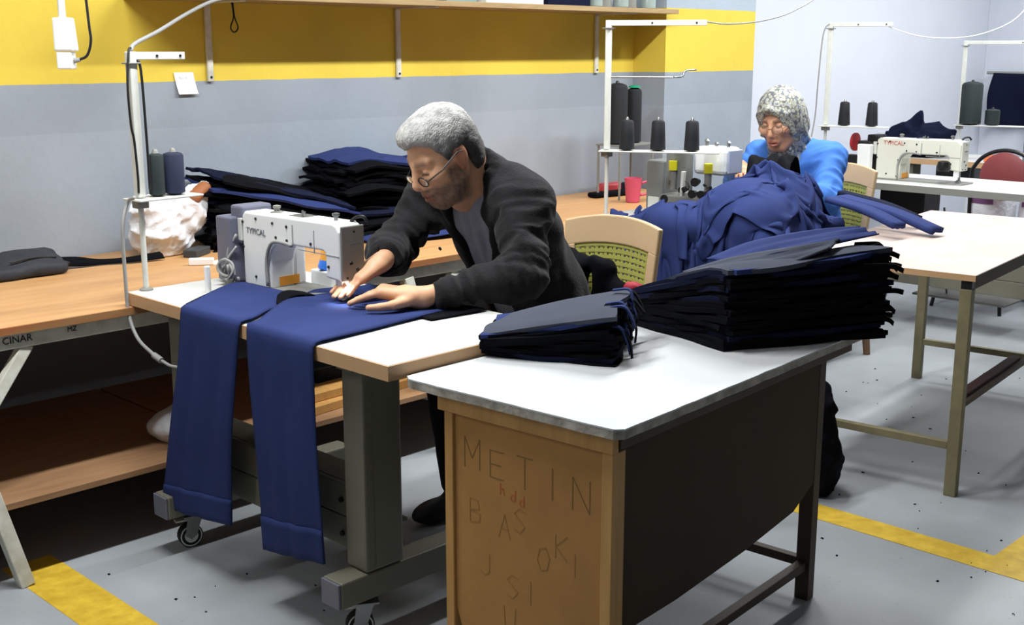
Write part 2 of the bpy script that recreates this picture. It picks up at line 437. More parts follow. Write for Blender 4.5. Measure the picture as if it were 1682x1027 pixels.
# ================================================================== THE SETTING
WY = 4.15                                   # back wall plane
wall_mat('wall_band', (152, 161, 171), (226, 200, 78), 1.338, 1.668, (172, 184, 196))
mat('wall_white', (224, 228, 238), 0.6, var=0.05, vs_=2, spec=0.25)
mat('ceiling_white', (226, 228, 228), 0.8, var=0.04)
def floor_mat():
    m = bpy.data.materials.new('floor_paint'); m.use_nodes = True; nt = m.node_tree; b = nt.nodes['Principled BSDF']
    b.inputs['Roughness'].default_value = 0.42; b.inputs['Specular IOR Level'].default_value = 0.35
    tc = nt.nodes.new('ShaderNodeTexCoord'); out = None
    for sc, lo, hi, a in ((1.1, 0.35, 0.65, 0.80), (5.5, 0.3, 0.7, 0.90), (60, 0.25, 0.36, 0.72)):
        n = nt.nodes.new('ShaderNodeTexNoise'); n.inputs['Scale'].default_value = sc; n.inputs['Detail'].default_value = 7; nt.links.new(tc.outputs['Object'], n.inputs[0])
        r = nt.nodes.new('ShaderNodeValToRGB'); r.color_ramp.elements[0].position = lo; r.color_ramp.elements[1].position = hi
        r.color_ramp.elements[0].color = (a, a, a, 1); nt.links.new(n.outputs[0], r.inputs[0])
        mx = nt.nodes.new('ShaderNodeMix'); mx.data_type = 'RGBA'; mx.blend_type = 'MULTIPLY'; mx.inputs[0].default_value = 1
        if out is None: mx.inputs[6].default_value = (*s2l((168, 173, 177)), 1)
        else: nt.links.new(out, mx.inputs[6])
        nt.links.new(r.outputs[0], mx.inputs[7]); out = mx.outputs[2]
    nt.links.new(out, b.inputs['Base Color'])
    n = nt.nodes.new('ShaderNodeTexNoise'); n.inputs['Scale'].default_value = 14; nt.links.new(tc.outputs['Object'], n.inputs[0])
    bp = nt.nodes.new('ShaderNodeBump'); bp.inputs['Strength'].default_value = 0.08; bp.inputs['Distance'].default_value = 0.01
    nt.links.new(n.outputs[0], bp.inputs['Height']); nt.links.new(bp.outputs[0], b.inputs['Normal'])
    MATS['floor_paint'] = m
floor_mat()

def world_build(mb, name, m):               # big structure keeps world origin so bands follow height
    me = bpy.data.meshes.new(name); me.from_pydata(mb.v, [], mb.f); me.materials.append(MATS[m])
    o = bpy.data.objects.new(name, me); COL.objects.link(o); return struct(o)
world_build(MB().box(-2.5, 11.0, -2.0, 4.4, -0.1, 0.0), 'floor', 'floor_paint')
world_build(MB().box(-2.5, 5.98, WY, 4.4, 0.0, 2.9), 'wall_back', 'wall_band')
world_build(MB().box(5.146, 5.976, 3.936, WY - 0.0005, 0.0, 2.9), 'wall_pillar', 'wall_band')
world_build(MB().box(5.98, 9.75, WY, 4.4, 0.0, 2.9), 'wall_far', 'wall_white')
world_build(MB().box(9.6, 9.75, -2.0, WY - 0.001, 0.0, 2.9), 'wall_right', 'wall_white')
world_build(MB().box(-2.5, 11.0, -2.0, 4.4, 2.9, 3.0), 'ceiling', 'ceiling_white')
# painted floor lines
for i, (x0, x1, y0, y1) in enumerate(((1.243, 1.388, 1.9, 3.28), (3.22, 3.335, 0.2, 1.93), (3.335, 5.0, 1.17, 1.29))):
    world_build(MB().box(x0, x1, y0, y1, 0.0, 0.0012), 'trim_%d' % (i + 1), 'yellow_line')

# ceiling battens: the lights of the room
mat('tube_glow', (255, 255, 255), 0.3, emit=(LIGHT_COL, 3.0))
for i, (lx, pw) in enumerate(LIGHT_X):
    t = thing('ceiling_light', ['white fluorescent batten on the ceiling nearest the left end of the bench', 'white fluorescent batten above the left bench',
              'white fluorescent batten above the man', 'white fluorescent batten above the woman', 'white fluorescent batten above the far machine tables',
              'white fluorescent batten nearest the far right wall'][i], 'light', (lx, LIGHT_Y, 2.62), 0, 'fluorescent battens in a row')
    MB().box(lx - 0.62, lx + 0.62, LIGHT_Y - 0.06, LIGHT_Y + 0.06, 2.66, 2.9).build('housing', 'white_paint', t, bevel=0.004)
    for dy in (-0.035, 0.035):
        MB().cone((lx - 0.6, LIGHT_Y + dy, 2.645), (lx + 0.6, LIGHT_Y + dy, 2.645), 0.013, 0.013, 10).build('tube', 'tube_glow', t, smooth='auto')
    ld = bpy.data.lights.new('batten_light', 'AREA'); ld.shape = 'RECTANGLE'; ld.size = 1.2; ld.size_y = 0.1; ld.energy = pw; ld.color = LIGHT_COL
    lo = bpy.data.objects.new('batten_light', ld); COL.objects.link(lo); lo.parent = t; lo.location = (0, 0, 0.0)

# loose lint and thread scraps
def lint():
    mb = MB(); r = np.random.RandomState(3)
    spots = [(1.5, 1.9, 2.4, 2.9, 8), (2.9, 4.4, 1.0, 2.3, 40), (4.3, 6.2, 1.3, 2.6, 40), (1.4, 1.65, 2.0, 3.2, 7), (2.7, 3.6, .6, 1.4, 16)]
    for x0, x1, y0, y1, n in spots:
        for _ in range(n):
            x, y = r.uniform(x0, x1), r.uniform(y0, y1); a = r.uniform(0, PI); L = r.uniform(.002, .008); w = L * r.uniform(.3, .8)
            M = Matrix.Translation((x, y, 0.0002)) @ Matrix.Rotation(a, 4, 'Z')
            mb.add([(-L, -w, 0), (L * .6, -w, 0), (L, w * .4, 0), (0, w, 0), (-L * .4, 0, .004), (L * .3, 0, .003)],
                   [(0, 1, 4), (1, 5, 4), (1, 2, 5), (2, 3, 5), (3, 4, 5), (3, 0, 4)], M)
    tag(mb.build('floor_lint', 'black_cloth'), 'dark scraps of thread and lint scattered over the grey floor', 'lint', kind='stuff')
lint()

# ================================================================== WALL BENCH (left, along the wall)
BZ = 0.72
t = thing('wall_bench', 'long wood topped bench on a white painted steel frame along the grey wall', 'bench', (2.0, 3.65, 0))
MB().box(0.4, 5.1, 3.2, 4.145, BZ - 0.022, BZ).build('bench_top', 'bench_wood', t, bevel=0.002)
MB().box(0.4, 5.1, 3.192, 3.2, BZ - 0.022, BZ - 0.001).build('front_edge', 'bench_edge', t)
MB().box(0.4, 5.1, 3.205, 3.245, BZ - 0.066, BZ - 0.0225).build('front_rail', 'cream_paint', t, bevel=0.003)
MB().box(0.4, 5.1, 4.09, 4.13, BZ - 0.066, BZ - 0.0225).build('back_rail', 'cream_paint', t, bevel=0.003)
for lx in (1.13, 2.75, 4.4):
    MB().bar((lx - 0.02, 3.222, BZ - 0.06), (lx + 0.12, 3.13, 0.0), 0.04, 0.04, up=(0, 1, 0)).build('leg', 'cream_paint', t, bevel=0.003)
    MB().bar((lx + 0.22, 3.226, BZ - 0.062), (lx + 0.005, 3.18, 0.40), 0.034, 0.03, up=(0, 1, 0)).build('brace', 'cream_paint', t, bevel=0.003)
    MB().bar((lx, 4.11, BZ - 0.06), (lx + 0.1, 4.11, 0.0), 0.04, 0.04, up=(0, 1, 0)).build('leg', 'cream_paint', t, bevel=0.003)
    MB().bar((lx + 0.07, 3.16, 0.205), (lx + 0.07, 4.11, 0.205), 0.03, 0.03).build('cross_rail', 'cream_paint', t)
for x0, x1 in ((0.4, 1.94), (1.95, 3.1), (3.11, 5.1)):
    MB().box(x0, x1, 3.15, 4.05, 0.22, 0.24).build('lower_board', 'low_board', t, bevel=0.002)
lt = text_mesh('CINAR', 0.028, Matrix.Translation((1.275, 3.2035, 0.671)) @ Matrix.Rotation(PI / 2, 4, 'X'))
lt.build('lettering', 'ink', t); o = t.children[-1]; o['label'] = 'black handwritten letters on the white rail'
lt = text_mesh('MZ', 0.02, Matrix.Translation((1.46, 3.2035, 0.677)) @ Matrix.Rotation(PI / 2, 4, 'X')); lt.build('lettering', 'ink', t)

# ================================================================== STAND WITH CASTERS FOR EACH MACHINE TABLE
def caster(parent, x, y, rot=0.4, local=False, s=1.0):
    R = Matrix.Translation((x, y, 0)) @ Matrix.Rotation(rot, 4, 'Z') @ Matrix.Scale(s, 4)
    c = MB().box(-.035, .035, -.03, .03, .098, .104, R).build('caster', 'steel', parent, bevel=0.001, local=local)
    def sub(mb, nm, m, **k):
        return mb.build(nm, m, c, local=local, **k)
    f = MB()
    for sy in (-1, 1):
        f.prism([(-.022, .095), (.022, .095), (.03, .04), (.012, .028), (-.004, .04)], sy * .018 - .0015, sy * .018 + .0015, 'y', R)
    f.box(-.022, .022, -.019, .019, .088, .098, R)
    sub(f, 'fork', 'steel')
    w = MB()
    a = R @ Vector((.012, -.013, .037)); b = R @ Vector((.012, .013, .037)); w.cone(a, b, .036 * s, .036 * s, 20)
    sub(w, 'wheel', 'rubber', smooth='auto')
    w = MB(); a = R @ Vector((.012, -.0175, .037)); b = R @ Vector((.012, .0175, .037)); w.cone(a, b, .02 * s, .02 * s, 16)
    a2 = R @ Vector((.012, -.0145, .037)); b2 = R @ Vector((.012, .0145, .037))
    for k in range(20):
        t0 = 2 * PI * k / 20; t1 = 2 * PI * (k + 1) / 20
        for sy in (-.0142, .0142):
            p = [R @ Vector((.012 + rr * math.cos(tt), sy, .037 + rr * math.sin(tt))) for rr, tt in ((.033, t0), (.033, t1), (.029, t1), (.029, t0))]
            w.add(p, [(0, 1, 2, 3)])
    sub(w, 'hub', 'white_paint')
    p = MB().box(.02, .055, -.012, .012, .085, .09, R).build('pedal', 'white_paint', c, local=local, bevel=0.001)
    return c

def machine_table(label, x0, x1, y0, y1, z, top='white_laminate', edge='edge_band', cx=0.12, hide=False):
    """table long side along y; operator on the +x side"""
    t = thing('machine_table', label, 'table', ((x0 + x1) / 2, (y0 + y1) / 2, 0), 0, 'machine tables')
    e = 0.004
    MB().box(x0 + e, x1 - e, y0 + e, y1 - e, z - 0.036, z).build('table_top', top, t, bevel=0.0015)
    m = MB()
    m.box(x0, x0 + e, y0, y1, z - 0.037, z - 0.0015); m.box(x1 - e, x1, y0, y1, z - 0.037, z - 0.0015)
    m.box(x0 + e, x1 - e, y0, y0 + e, z - 0.037, z - 0.0015); m.box(x0 + e, x1 - e, y1 - e, y1, z - 0.037, z - 0.0015)
    m.build('edge_band', edge, t)
    ya, yb = y0 + 0.19, y1 - 0.2
    for yc in (ya, yb):
        # stepped sheet metal column
        MB().prism([(x0 + .045, yc - .035), (x0 + .165, yc - .035), (x0 + .165, yc + .03), (x0 + .145, yc + .03), (x0 + .145, yc + .045), (x0 + .045, yc + .045)], .19, z - .037, 'z').build('column', 'stand_green', t, bevel=0.006)
        MB().box(x0 + .075, x0 + .08, yc - .0375, yc - .0352, .2, z - .04).build('column_rib', 'stand_green', t)
        MB().box(x0 - .035, x1 + .06, yc - .035, yc + .04, .118, .188).build('foot', 'stand_green', t, bevel=0.005)
        MB().box(x0 - .042, x0 - .0355, yc - .033, yc + .038, .12, .186).build('foot_cap', 'motor_grey', t, bevel=0.002)
        MB().box(x0 + .02, x1 - .03, yc - .03, yc + .03, z - .05, z - .0375).build('top_bracket', 'stand_green', t)
        caster(t, x0 + .065, yc + .005, 2.6 if yc == ya else 2.9); caster(t, x1 - .0, yc + .005, .5)
    b = MB().box(x0 + .06, x0 + .075, ya + .046, yb - .036, .31, .395).build('beam', 'stand_green', t, bevel=0.003)
    MB().box(x0 + .06, x0 + .077, ya + .046, yb - .036, .225, .308).build('beam', 'stand_green', t, bevel=0.003)
    MB().box(x0 + .0775, x0 + .17, ya + .046, yb - .036, .389, .395).build('beam_flange', 'stand_green', t)
    for yy_ in (ya + .075, yb - .06):
        for zz in (.352, .262):
            MB().cone((x0 + .059, yy_, zz), (x0 + .052, yy_, zz), .007, .007, 8).build('bolt', 'dark_metal', t)
    # treadle and motor rod under the top
    MB().box(x0 + .2, x0 + .42, ya + .25, yb - .35, .14, .152).build('treadle', 'machine_grey', t, bevel=0.003)
    MB().cone((x0 + .3, yb - .5, .15), (x0 + .3, yb - .45, z - .14), .006, .006, 8).build('treadle_rod', 'steel', t)
    MB().box(x0 + .2, x0 + .4, yb - .38, yb - .12, z - .18, z - .04).build('control_box', 'black_plastic', t, bevel=0.008)
    return t

machine_table('white machine table with wooden edge at which the man sews', 1.66, 2.235, 2.028, 3.235, 0.76)
machine_table('white machine table of the woman under the heap of navy cloth', 3.85, 4.42, 2.47, 3.34, 0.76)
machine_table('long white machine table standing behind the woman', 5.93, 6.50, 2.0, 3.5, 0.76, edge='machine_grey')
machine_table('white machine table by the far white wall behind a red chair', 7.45, 8.0, 2.3, 3.9, 0.76)

# ================================================================== OLD WOODEN DESK IN FRONT
DA = math.radians(4.2)
desk = thing('work_desk', 'old wooden desk with worn white top and pencilled end panel in the foreground', 'desk', (1.735, 1.412, 0), DA)
def dk(mb, nm, m, **k): return mb.build(nm, m, desk, local=True, **k)
DZ = 0.73
def worn_top():
    # slightly ragged rim, rounded corners
    pts = []
    def run(a, b, n):
        for i in range(n): q = i / n; pts.append((a[0] + (b[0] - a[0]) * q, a[1] + (b[1] - a[1]) * q))
    L, W, c = 1.16, 0.605, 0.018
    run((c, 0), (L - c, 0), 26); run((L - c, 0), (L, c), 3); run((L, c), (L, W - c), 14); run((L, W - c), (L - c, W), 3)
    run((L - c, W), (c, W), 26); run((c, W), (0, W - c), 3); run((0, W - c), (0, c), 18); run((0, c), (c, 0), 3)
    r = np.random.RandomState(5)
    return [(x + r.uniform(-.0016, .0016), y + r.uniform(-.0016, .0016)) for x, y in pts]
WT = worn_top()
dk(MB().prism(WT, DZ - 0.0035, DZ, 'z'), 'desk_top', 'desk_white')
dk(MB().prism([(x * .999 + .0006, y * .998 + .0006) for x, y in WT], DZ - 0.022, DZ - 0.0036, 'z'), 'top_board', 'rim_worn')
dk(MB().box(0.02, 0.04, 0.03, 0.515, DZ - 0.062, DZ - 0.0225), 'apron', 'pine', bevel=0.002)
dk(MB().box(0.04, 1.1, 0.025, 0.045, DZ - 0.055, DZ - 0.0225), 'apron', 'dark_wood', bevel=0.002)
dk(MB().box(0.026, 0.066, 0.475, 0.5, 0.0, DZ - 0.0625), 'post', 'pine', bevel=0.002)
dk(MB().box(0.026, 0.07, 0.034, 0.062, 0.0, DZ - 0.0625), 'post', 'pine', bevel=0.002)
dk(MB().prism([(0.0625, DZ - .063), (0.4745, DZ - .063), (0.4745, .2), (0.44, .1), (0.44, 0.02), (0.0625, 0.02)], 0.034, 0.042, 'x'), 'end_panel', 'mdf')
dk(MB().prism([(0.0705, DZ - .056), (0.958, DZ - .056), (0.958, .34), (0.85, .29), (0.6, .265), (0.3, .25), (0.0705, .25)], 0.046, 0.056, 'y'), 'side_panel', 'brown_panel')
dk(MB().box(0.96, 0.995, 0.045, 0.085, 0.0, DZ - 0.0555), 'leg', 'dark_wood', bevel=0.002)
dk(MB().box(0.96, 0.995, 0.48, 0.515, 0.0, DZ - 0.0225), 'leg', 'dark_wood', bevel=0.002)
dk(MB().box(0.07, 0.96, 0.055, 0.08, 0.085, 0.11), 'stretcher', 'dark_wood', bevel=0.002)
dk(MB().box(0.965, 0.99, 0.085, 0.48, 0.09, 0.115), 'stretcher', 'dark_wood', bevel=0.002)
dk(MB().box(0.067, 0.96, 0.49, 0.5, 0.3, DZ - 0.03), 'back_panel', 'brown_panel')
# pencilled letters on the end panel, strokes given as (v, z) in the plane of the panel
PL = 0.0336
def strokes(name, lines, m, w=0.0035, label=None):
    mb = MB()
    for ln in lines:
        for (a, b), (c, d) in zip(ln[:-1], ln[1:]): mb.bar((PL, a, b), (PL, c, d), 0.0008, w, up=(0, 1, 0) if abs(a - c) < abs(b - d) else (0, 0, 1))
    o = dk(mb, name, m)
    if label: o['label'] = label
def LT(vc, zc, s, ch):
    """letter as polylines, v decreases to the right as one reads"""
    G = {'M': [[(0, 0), (0, 1), (.5, .35), (1, 1), (1, 0)]], 'E': [[(1, 1), (0, 1), (0, 0), (1, 0)], [(0, .5), (.8, .5)]], 'T': [[(0, 1), (1, 1)], [(.5, 1), (.5, 0)]],
         'I': [[(.5, 0), (.5, 1)]], 'N': [[(0, 0), (0, 1), (1, 0), (1, 1)]], 'B': [[(0, 0), (0, 1), (.7, .95), (.8, .6), (0, .5), (.9, .4), (.8, .05), (0, 0)]],
         'A': [[(0, 0), (.5, 1), (1, 0)], [(.2, .4), (.8, .4)]], 'O': [[(.3, 0), (0, .4), (.2, .9), (.7, 1), (1, .6), (.8, .1), (.3, 0)]], 'K': [[(0, 0), (0, 1)], [(.9, 1), (0, .5), (.9, 0)]],
         'S': [[(.9, .9), (.4, 1), (0, .75), (.9, .3), (.5, 0), (0, .1)]], 'U': [[(0, 1), (.1, .1), (.5, 0), (.9, .1), (1, 1)]], 'Y': [[(0, 1), (.5, .5), (1, 1)], [(.5, .5), (.4, 0)]],
         'h': [[(0, 0), (0, 1)], [(0, .45), (.5, .6), (.7, 0)]], 'd': [[(.8, 0), (.8, 1)], [(.8, .1), (.2, 0), (0, .3), (.3, .55), (.8, .45)]], 'J': [[(.8, 1), (.8, .2), (.4, 0), (0, .2)]]}
    return [[(vc - s * .62 * x, zc + s * y) for x, y in l] for l in G[ch]]
for i, ch in enumerate('METIN'):
    strokes('letter', LT(0.445 - i * 0.076, 0.545 - i * 0.006, 0.072 if i != 1 else 0.062, ch), 'pencil', 0.0024, 'pencilled capital letter ' + ch)
for ch, v, z_ in (('B', .43, .42), ('A', .345, .405), ('S', .30, .43), ('O', .235, .36), ('K', .185, .40), ('I', .15, .37), ('J', .40, .30), ('S', .32, .27), ('I', .27, .27), ('U', .33, .19), ('A', .24, .17), ('Y', .14, .18)):
    strokes('letter', LT(v, z_, .055, ch), 'pencil_faint', 0.0022, 'faint pencil scribble')
for ch, v, z_ in (('h', .34, .505), ('d', .31, .498), ('d', .285, .492)): strokes('letter', LT(v, z_, .026, ch), 'red_pencil', 0.003, 'faded red scribble')

# ================================================================== TABLE AT THE RIGHT
rt = thing('work_table', 'worn pinkish wood topped table on khaki steel legs at the right', 'table', (3.70, 1.57, 0), math.radians(6.5))
def rk(mb, nm, m, **k): return mb.build(nm, m, rt, local=True, **k)
RZ = 0.755; RL, RW = 1.48, 0.66
rk(MB().box(0, RL, 0, RW, RZ - 0.02, RZ), 'table_top', 'pink_wood', bevel=0.002)
m = MB().box(-0.003, 0, 0, RW, RZ - .021, RZ - .001); rk(m, 'edge_strip', 'edge_band')
m = MB().box(0, RL, -0.003, 0, RZ - .021, RZ - .001); rk(m, 'edge_strip', 'dark_wood')
for a, b in ((0.0, 0.0), (RL - 0.1, 0.0), (0.0, RW - 0.05), (RL - .1, RW - .05)):
    rk(MB().box(a + 0.005, a + .04, b + 0.01, b + .05, 0, RZ - .0505), 'leg', 'khaki_paint', bevel=0.003)
    rk(MB().box(a + 0.008, a + .037, b + 0.013, b + .047, RZ - .05, RZ - .0205), 'leg_cap', 'dark_metal')
rk(MB().box(.042, RL - .1, .016, .044, RZ - .055, RZ - .0205), 'side_rail', 'dark_wood')
rk(MB().box(.042, RL - .1, RW - .04, RW - .012, RZ - .055, RZ - .0205), 'side_rail', 'dark_wood')
rk(MB().box(.01, .035, .051, RW - .041, .16, .186), 'stretcher', 'khaki_paint', bevel=0.002)
rk(MB().box(RL - .095, RL - .07, .051, RW - .041, .16, .186), 'stretcher', 'khaki_paint', bevel=0.002)
rk(MB().box(.042, RL - .1, .018, .034, .30, .318), 'stretcher', 'dark_wood')
mat('oxide', (74, 40, 34), 0.6, var=0.3)
o = rk(MB().box(.10, .75, .034, .07, .302, .33), 'pedal_bar', 'oxide', bevel=0.002); o['label'] = 'dark red iron bar'

# ================================================================== WALL SHELF
sh = thing('wall_shelf', 'long wooden shelf on slim white steel brackets across the yellow band', 'shelf', (3.5, 4.0, 1.635))
MB().box(2.2, 5.14, 3.85, 4.149, 1.635, 1.658).build('shelf_board', 'shelf_wood', sh, bevel=0.0015)
for bx in (2.54, 3.49, 4.83):
    b = MB().box(bx - .013, bx + .013, 4.135, 4.149, 1.335, 1.628).build('bracket', 'cream_paint', sh, bevel=0.004)
    MB().box(bx - .010, bx + .010, 3.88, 4.149, 1.629, 1.6345).build('shelf_arm', 'cream_paint', b)
    MB().cone((bx, 4.1349, 1.352), (bx, 4.132, 1.352), .005, .005, 8).build('screw', 'dark_metal', b)
# ================================================================== SEWING MACHINES
def sewing_head(label, ox, oy, z0, brand, brand_mat, motor='motor_grey', col='machine_white', face='machine_grey', mirror_detail=True, extra=True):
    """needle end at y=oy, hand wheel end towards +y; rear face at x=ox, operator on +x"""
    t = thing('sewing_machine', label, 'sewing machine', (ox + .04, oy + .24, z0))
    X0 = ox
    Y = lambda y: oy + y
    Z = lambda z: z0 + z
    arch = [(.335, .0), (.332, .085), (.322, .115), (.303, .135), (.275, .144), (.075, .146), (.066, .14), (.064, .072), (.0, .068), (.0, .205), (.012, .222), (.03, .229), (.46, .222), (.475, .21), (.475, 0)]
    MB().prism([(Y(a), Z(b)) for a, b in arch], X0, X0 + .084, 'x').build('arm_casting', col, t, bevel=0.007, seg=3)
    MB().box(X0 + .0845, X0 + .13, Y(.336), Y(.474), Z(0), Z(.2)).build('column_casting', col, t, bevel=0.01, seg=3)
    MB().box(X0 - .006, X0 + .135, Y(-.02), Y(.475), Z(-.012), Z(.004)).build('bed_plate', 'machine_grey', t, bevel=0.002)
    # grey end cover with screws
    fc = MB().box(X0 + .002, X0 + .082, Y(-.007), Y(-.0005), Z(.069), Z(.222)).build('face_plate', face, t, bevel=0.004)
    for dx, dz in ((.046, .205), (.034, .118), (.056, .098), (.02, .078), (.055, .076)):
        MB().cone((X0 + dx, Y(-.007), Z(dz)), (X0 + dx, Y(-.0095), Z(dz)), .0055 if dz > .09 and dz < .2 else .0035, .0045 if dz > .09 and dz < .2 else .003, 10).build('screw', 'black_plastic', fc)
    MB().box(X0 + .03, X0 + .066, Y(-.0085), Y(-.0072), Z(.168), Z(.173)).build('badge', 'ink_grey', fc)
    # rear side: panel lines, screws, hoses
    MB().box(X0 - .0012, X0 + .001, Y(.214), Y(.219), Z(.147), Z(.205)).build('panel_seam', 'seam_grey', t)
    MB().box(X0 - .0012, X0 + .001, Y(.113), Y(.116), Z(.135), Z(.2)).build('panel_seam', 'seam_grey', t)
    MB().box(X0 - .0012, X0 + .001, Y(.003), Y(.19), Z(.1365), Z(.139)).build('panel_seam', 'seam_grey', t)
    for a, b in ((.40, .205), (.315, .2), (.245, .197), (.30, .16), (.245, .157), (.13, .16), (.345, .108), (.05, .105), (.47, .19), (.47, .115), (.41, .03), (.35, .02)):
        MB().cone((X0 + .001, Y(a), Z(b)), (X0 - .003, Y(a), Z(b)), .0046, .004, 10).build('screw', 'dark_metal', t)
    MB().tube(bez([(X0 - .008, Y(.34), Z(.012)), (X0 - .008, Y(.342), Z(.08)), (X0 - .008, Y(.328), Z(.125)), (X0 - .008, Y(.3), Z(.148)), (X0 - .008, Y(.25), Z(.15)), (X0 - .006, Y(.215), Z(.146))], 5), .0055, 8).build('cable_guide', 'cable_grey', t, smooth=True)
    # needle bar, presser foot, lamp
    MB().cone((X0 + .04, Y(.022), Z(.07)), (X0 + .04, Y(.022), Z(.03)), .0045, .0045, 10).build('needle_bar', 'steel', t, smooth='auto')
    MB().cone((X0 + .04, Y(.022), Z(.031)), (X0 + .04, Y(.022), Z(.008)), .0012, .0006, 6).build('needle', 'steel', t)
    p = MB().box(X0 + .05, X0 + .058, Y(.018), Y(.026), Z(.022), Z(.07)).build('presser_bar', 'steel', t)
    MB().prism([(X0 + .062, Z(.012)), (X0 + .05, Z(.022)), (X0 + .02, Z(.012)), (X0 + .012, Z(.016)), (X0 + .02, Z(.009)), (X0 + .062, Z(.009))], Y(.014), Y(.03), 'y').build('presser_foot', 'steel', p)
    MB().box(X0 + .012, X0 + .028, Y(.01), Y(.038), Z(.035), Z(.069)).build('needle_guard', 'white_plastic', t, bevel=0.002)
    # top fittings
    MB().lathe([(.02, 0), (.02, .004), (.009, .006), (.009, .014), (.012, .016), (.012, .022), (.004, .024)], (X0 + .045, Y(.355), Z(.222)), 14).build('oil_cap', 'machine_grey', t, smooth='auto')
    MB().lathe([(.006, 0), (.006, .012), (.011, .014), (.011, .02), (.004, .022)], (X0 + .045, Y(.07), Z(.228)), 12).build('thread_post', 'steel', t, smooth='auto')
    g = MB(); g.box(X0 + .02, X0 + .07, Y(.19), Y(.26), Z(.224), Z(.228)); g.cone((X0 + .03, Y(.2), Z(.226)), (X0 + .03, Y(.2), Z(.24)), .004, .004, 8); g.cone((X0 + .055, Y(.235), Z(.226)), (X0 + .055, Y(.235), Z(.237)), .007, .005, 10); g.cone((X0 + .04, Y(.22), Z(.226)), (X0 + .04, Y(.22), Z(.243)), .003, .003, 8)
    g.build('thread_guide', 'steel', t)
    g = MB().tube(bez([(X0 + .06, Y(.03), Z(.222)), (X0 + .075, Y(.02), Z(.238)), (X0 + .085, Y(.0), Z(.242)), (X0 + .092, Y(-.01), Z(.228))], 5), .005, 8); g.build('lift_lever', 'black_plastic', t, smooth=True)
    # motor and hand wheel at the far end
    MB().box(X0 - .03, X0 + .12, Y(.497), Y(.575), Z(.004), Z(.202)).build('motor_cover', motor, t, bevel=0.006)
    MB().box(X0 - .002, X0 + .11, Y(.4755), Y(.535), Z(.12), Z(.236)).build('belt_cover', motor, t, bevel=0.008)
    MB().box(X0 - .003, X0 + .02, Y(.4755), Y(.496), Z(.13), Z(.2)).build('wheel_guard', 'white_paint', t, bevel=0.003)
    # warning sticker on the inside of the column
    MB().box(X0 + .03, X0 + .1, Y(.3325), Y(.3348), Z(.008), Z(.035)).build('warning_sticker', 'orange', t)
    # loops of cable by the motor
    if extra:
        r = np.random.RandomState(4)
        for k in range(5):
            c = np.array([X0 - .035 - .006 * k, Y(.49), Z(.03 + .006 * k)]); R = .024 + .006 * r.rand(); a0 = r.uniform(0, 6)
            pts = [c + np.array([.006 * math.sin(2 * q + k), R * 1.15 * math.cos(q + a0), R * math.sin(q + a0)]) for q in np.linspace(0, 5.4, 18)]
            MB().tube(pts, .0042, 7).build('cable_loop', 'cable_grey', t, smooth=True)
        MB().tube(bez([(X0 - .02, Y(.5), Z(.03)), (X0 - .03, Y(.515), Z(.09)), (X0 - .012, Y(.49), Z(.15))], 6), .0042, 7).build('cable_loop', 'cable_grey', t, smooth=True)
        MB().tube(bez([(X0 - .03, Y(.53), Z(.01)), (X0 - .04, Y(.505), Z(.07)), (X0 - .015, Y(.487), Z(.115))], 6), .004, 7).build('cable_loop', 'cable_grey', t, smooth=True)
    if brand:
        M = Matrix.Translation((X0 - .0012, Y(.452), Z(.158))) @ Matrix.Rotation(-PI / 2, 4, 'Z') @ Matrix.Rotation(PI / 2, 4, 'X')
        o = text_mesh(brand, .026, M).build('lettering', brand_mat, t); o['label'] = 'maker name on the machine arm'
    return t

SM = sewing_head('white industrial sewing machine in front of the man', 1.967, 2.6, .764, 'TYPICAL', 'ink_grey')
# its little work lamp shining on the needle
lamp = MB().box(1.99, 2.012, 2.603, 2.612, .822, .829).build('needle_lamp', mat('led_glow', (255, 255, 255), .3, emit=((.9, .95, 1), 30)), SM)
ld = bpy.data.lights.new('needle_light', 'SPOT'); ld.energy = 1.1; ld.spot_size = 1.9; ld.spot_blend = 0.8; ld.shadow_soft_size = .012; ld.color = (.85, .93, 1)
lo = bpy.data.objects.new('needle_light', ld); COL.objects.link(lo); lo.parent = SM
lo.location = Vector((1.975, 2.585, .835)) - SM.location; lo.rotation_euler = (math.radians(-8), math.radians(12), 0)

# ------------------------------------------------------------------ thread cones
def cone_mesh(r0, r1, h, shape='cone'):
    pr = [(r0 * .5, 0), (r0, .004), (r0, .012), ((r0 + r1) / 2, h * .5), (r1, h * .93), (r1 * .8, h * .985), (r1 * .42, h)]
    if shape == 'tube': pr = [(r0 * .6, 0), (r0, .006), (r0, h * .92), (r0 * .86, h * .97), (r0 * .4, h)]
    return pr
def thread_cone(label, x, y, z, r0, r1, h, m, tip='machine_grey', shape='cone', group=None, tipr=.008):
    t = thing('thread_cone', label, 'thread cone', (x, y, z), 0, group)
    MB().lathe(cone_mesh(r0, r1, h, shape), (0, 0, 0), 20).build('thread', m, t, smooth='auto', local=True)
    MB().lathe([(tipr * 1.3, 0), (tipr, .008), (tipr * .6, .012)], (0, 0, h), 12).build('core', tip, t, smooth='auto', local=True)
    return t

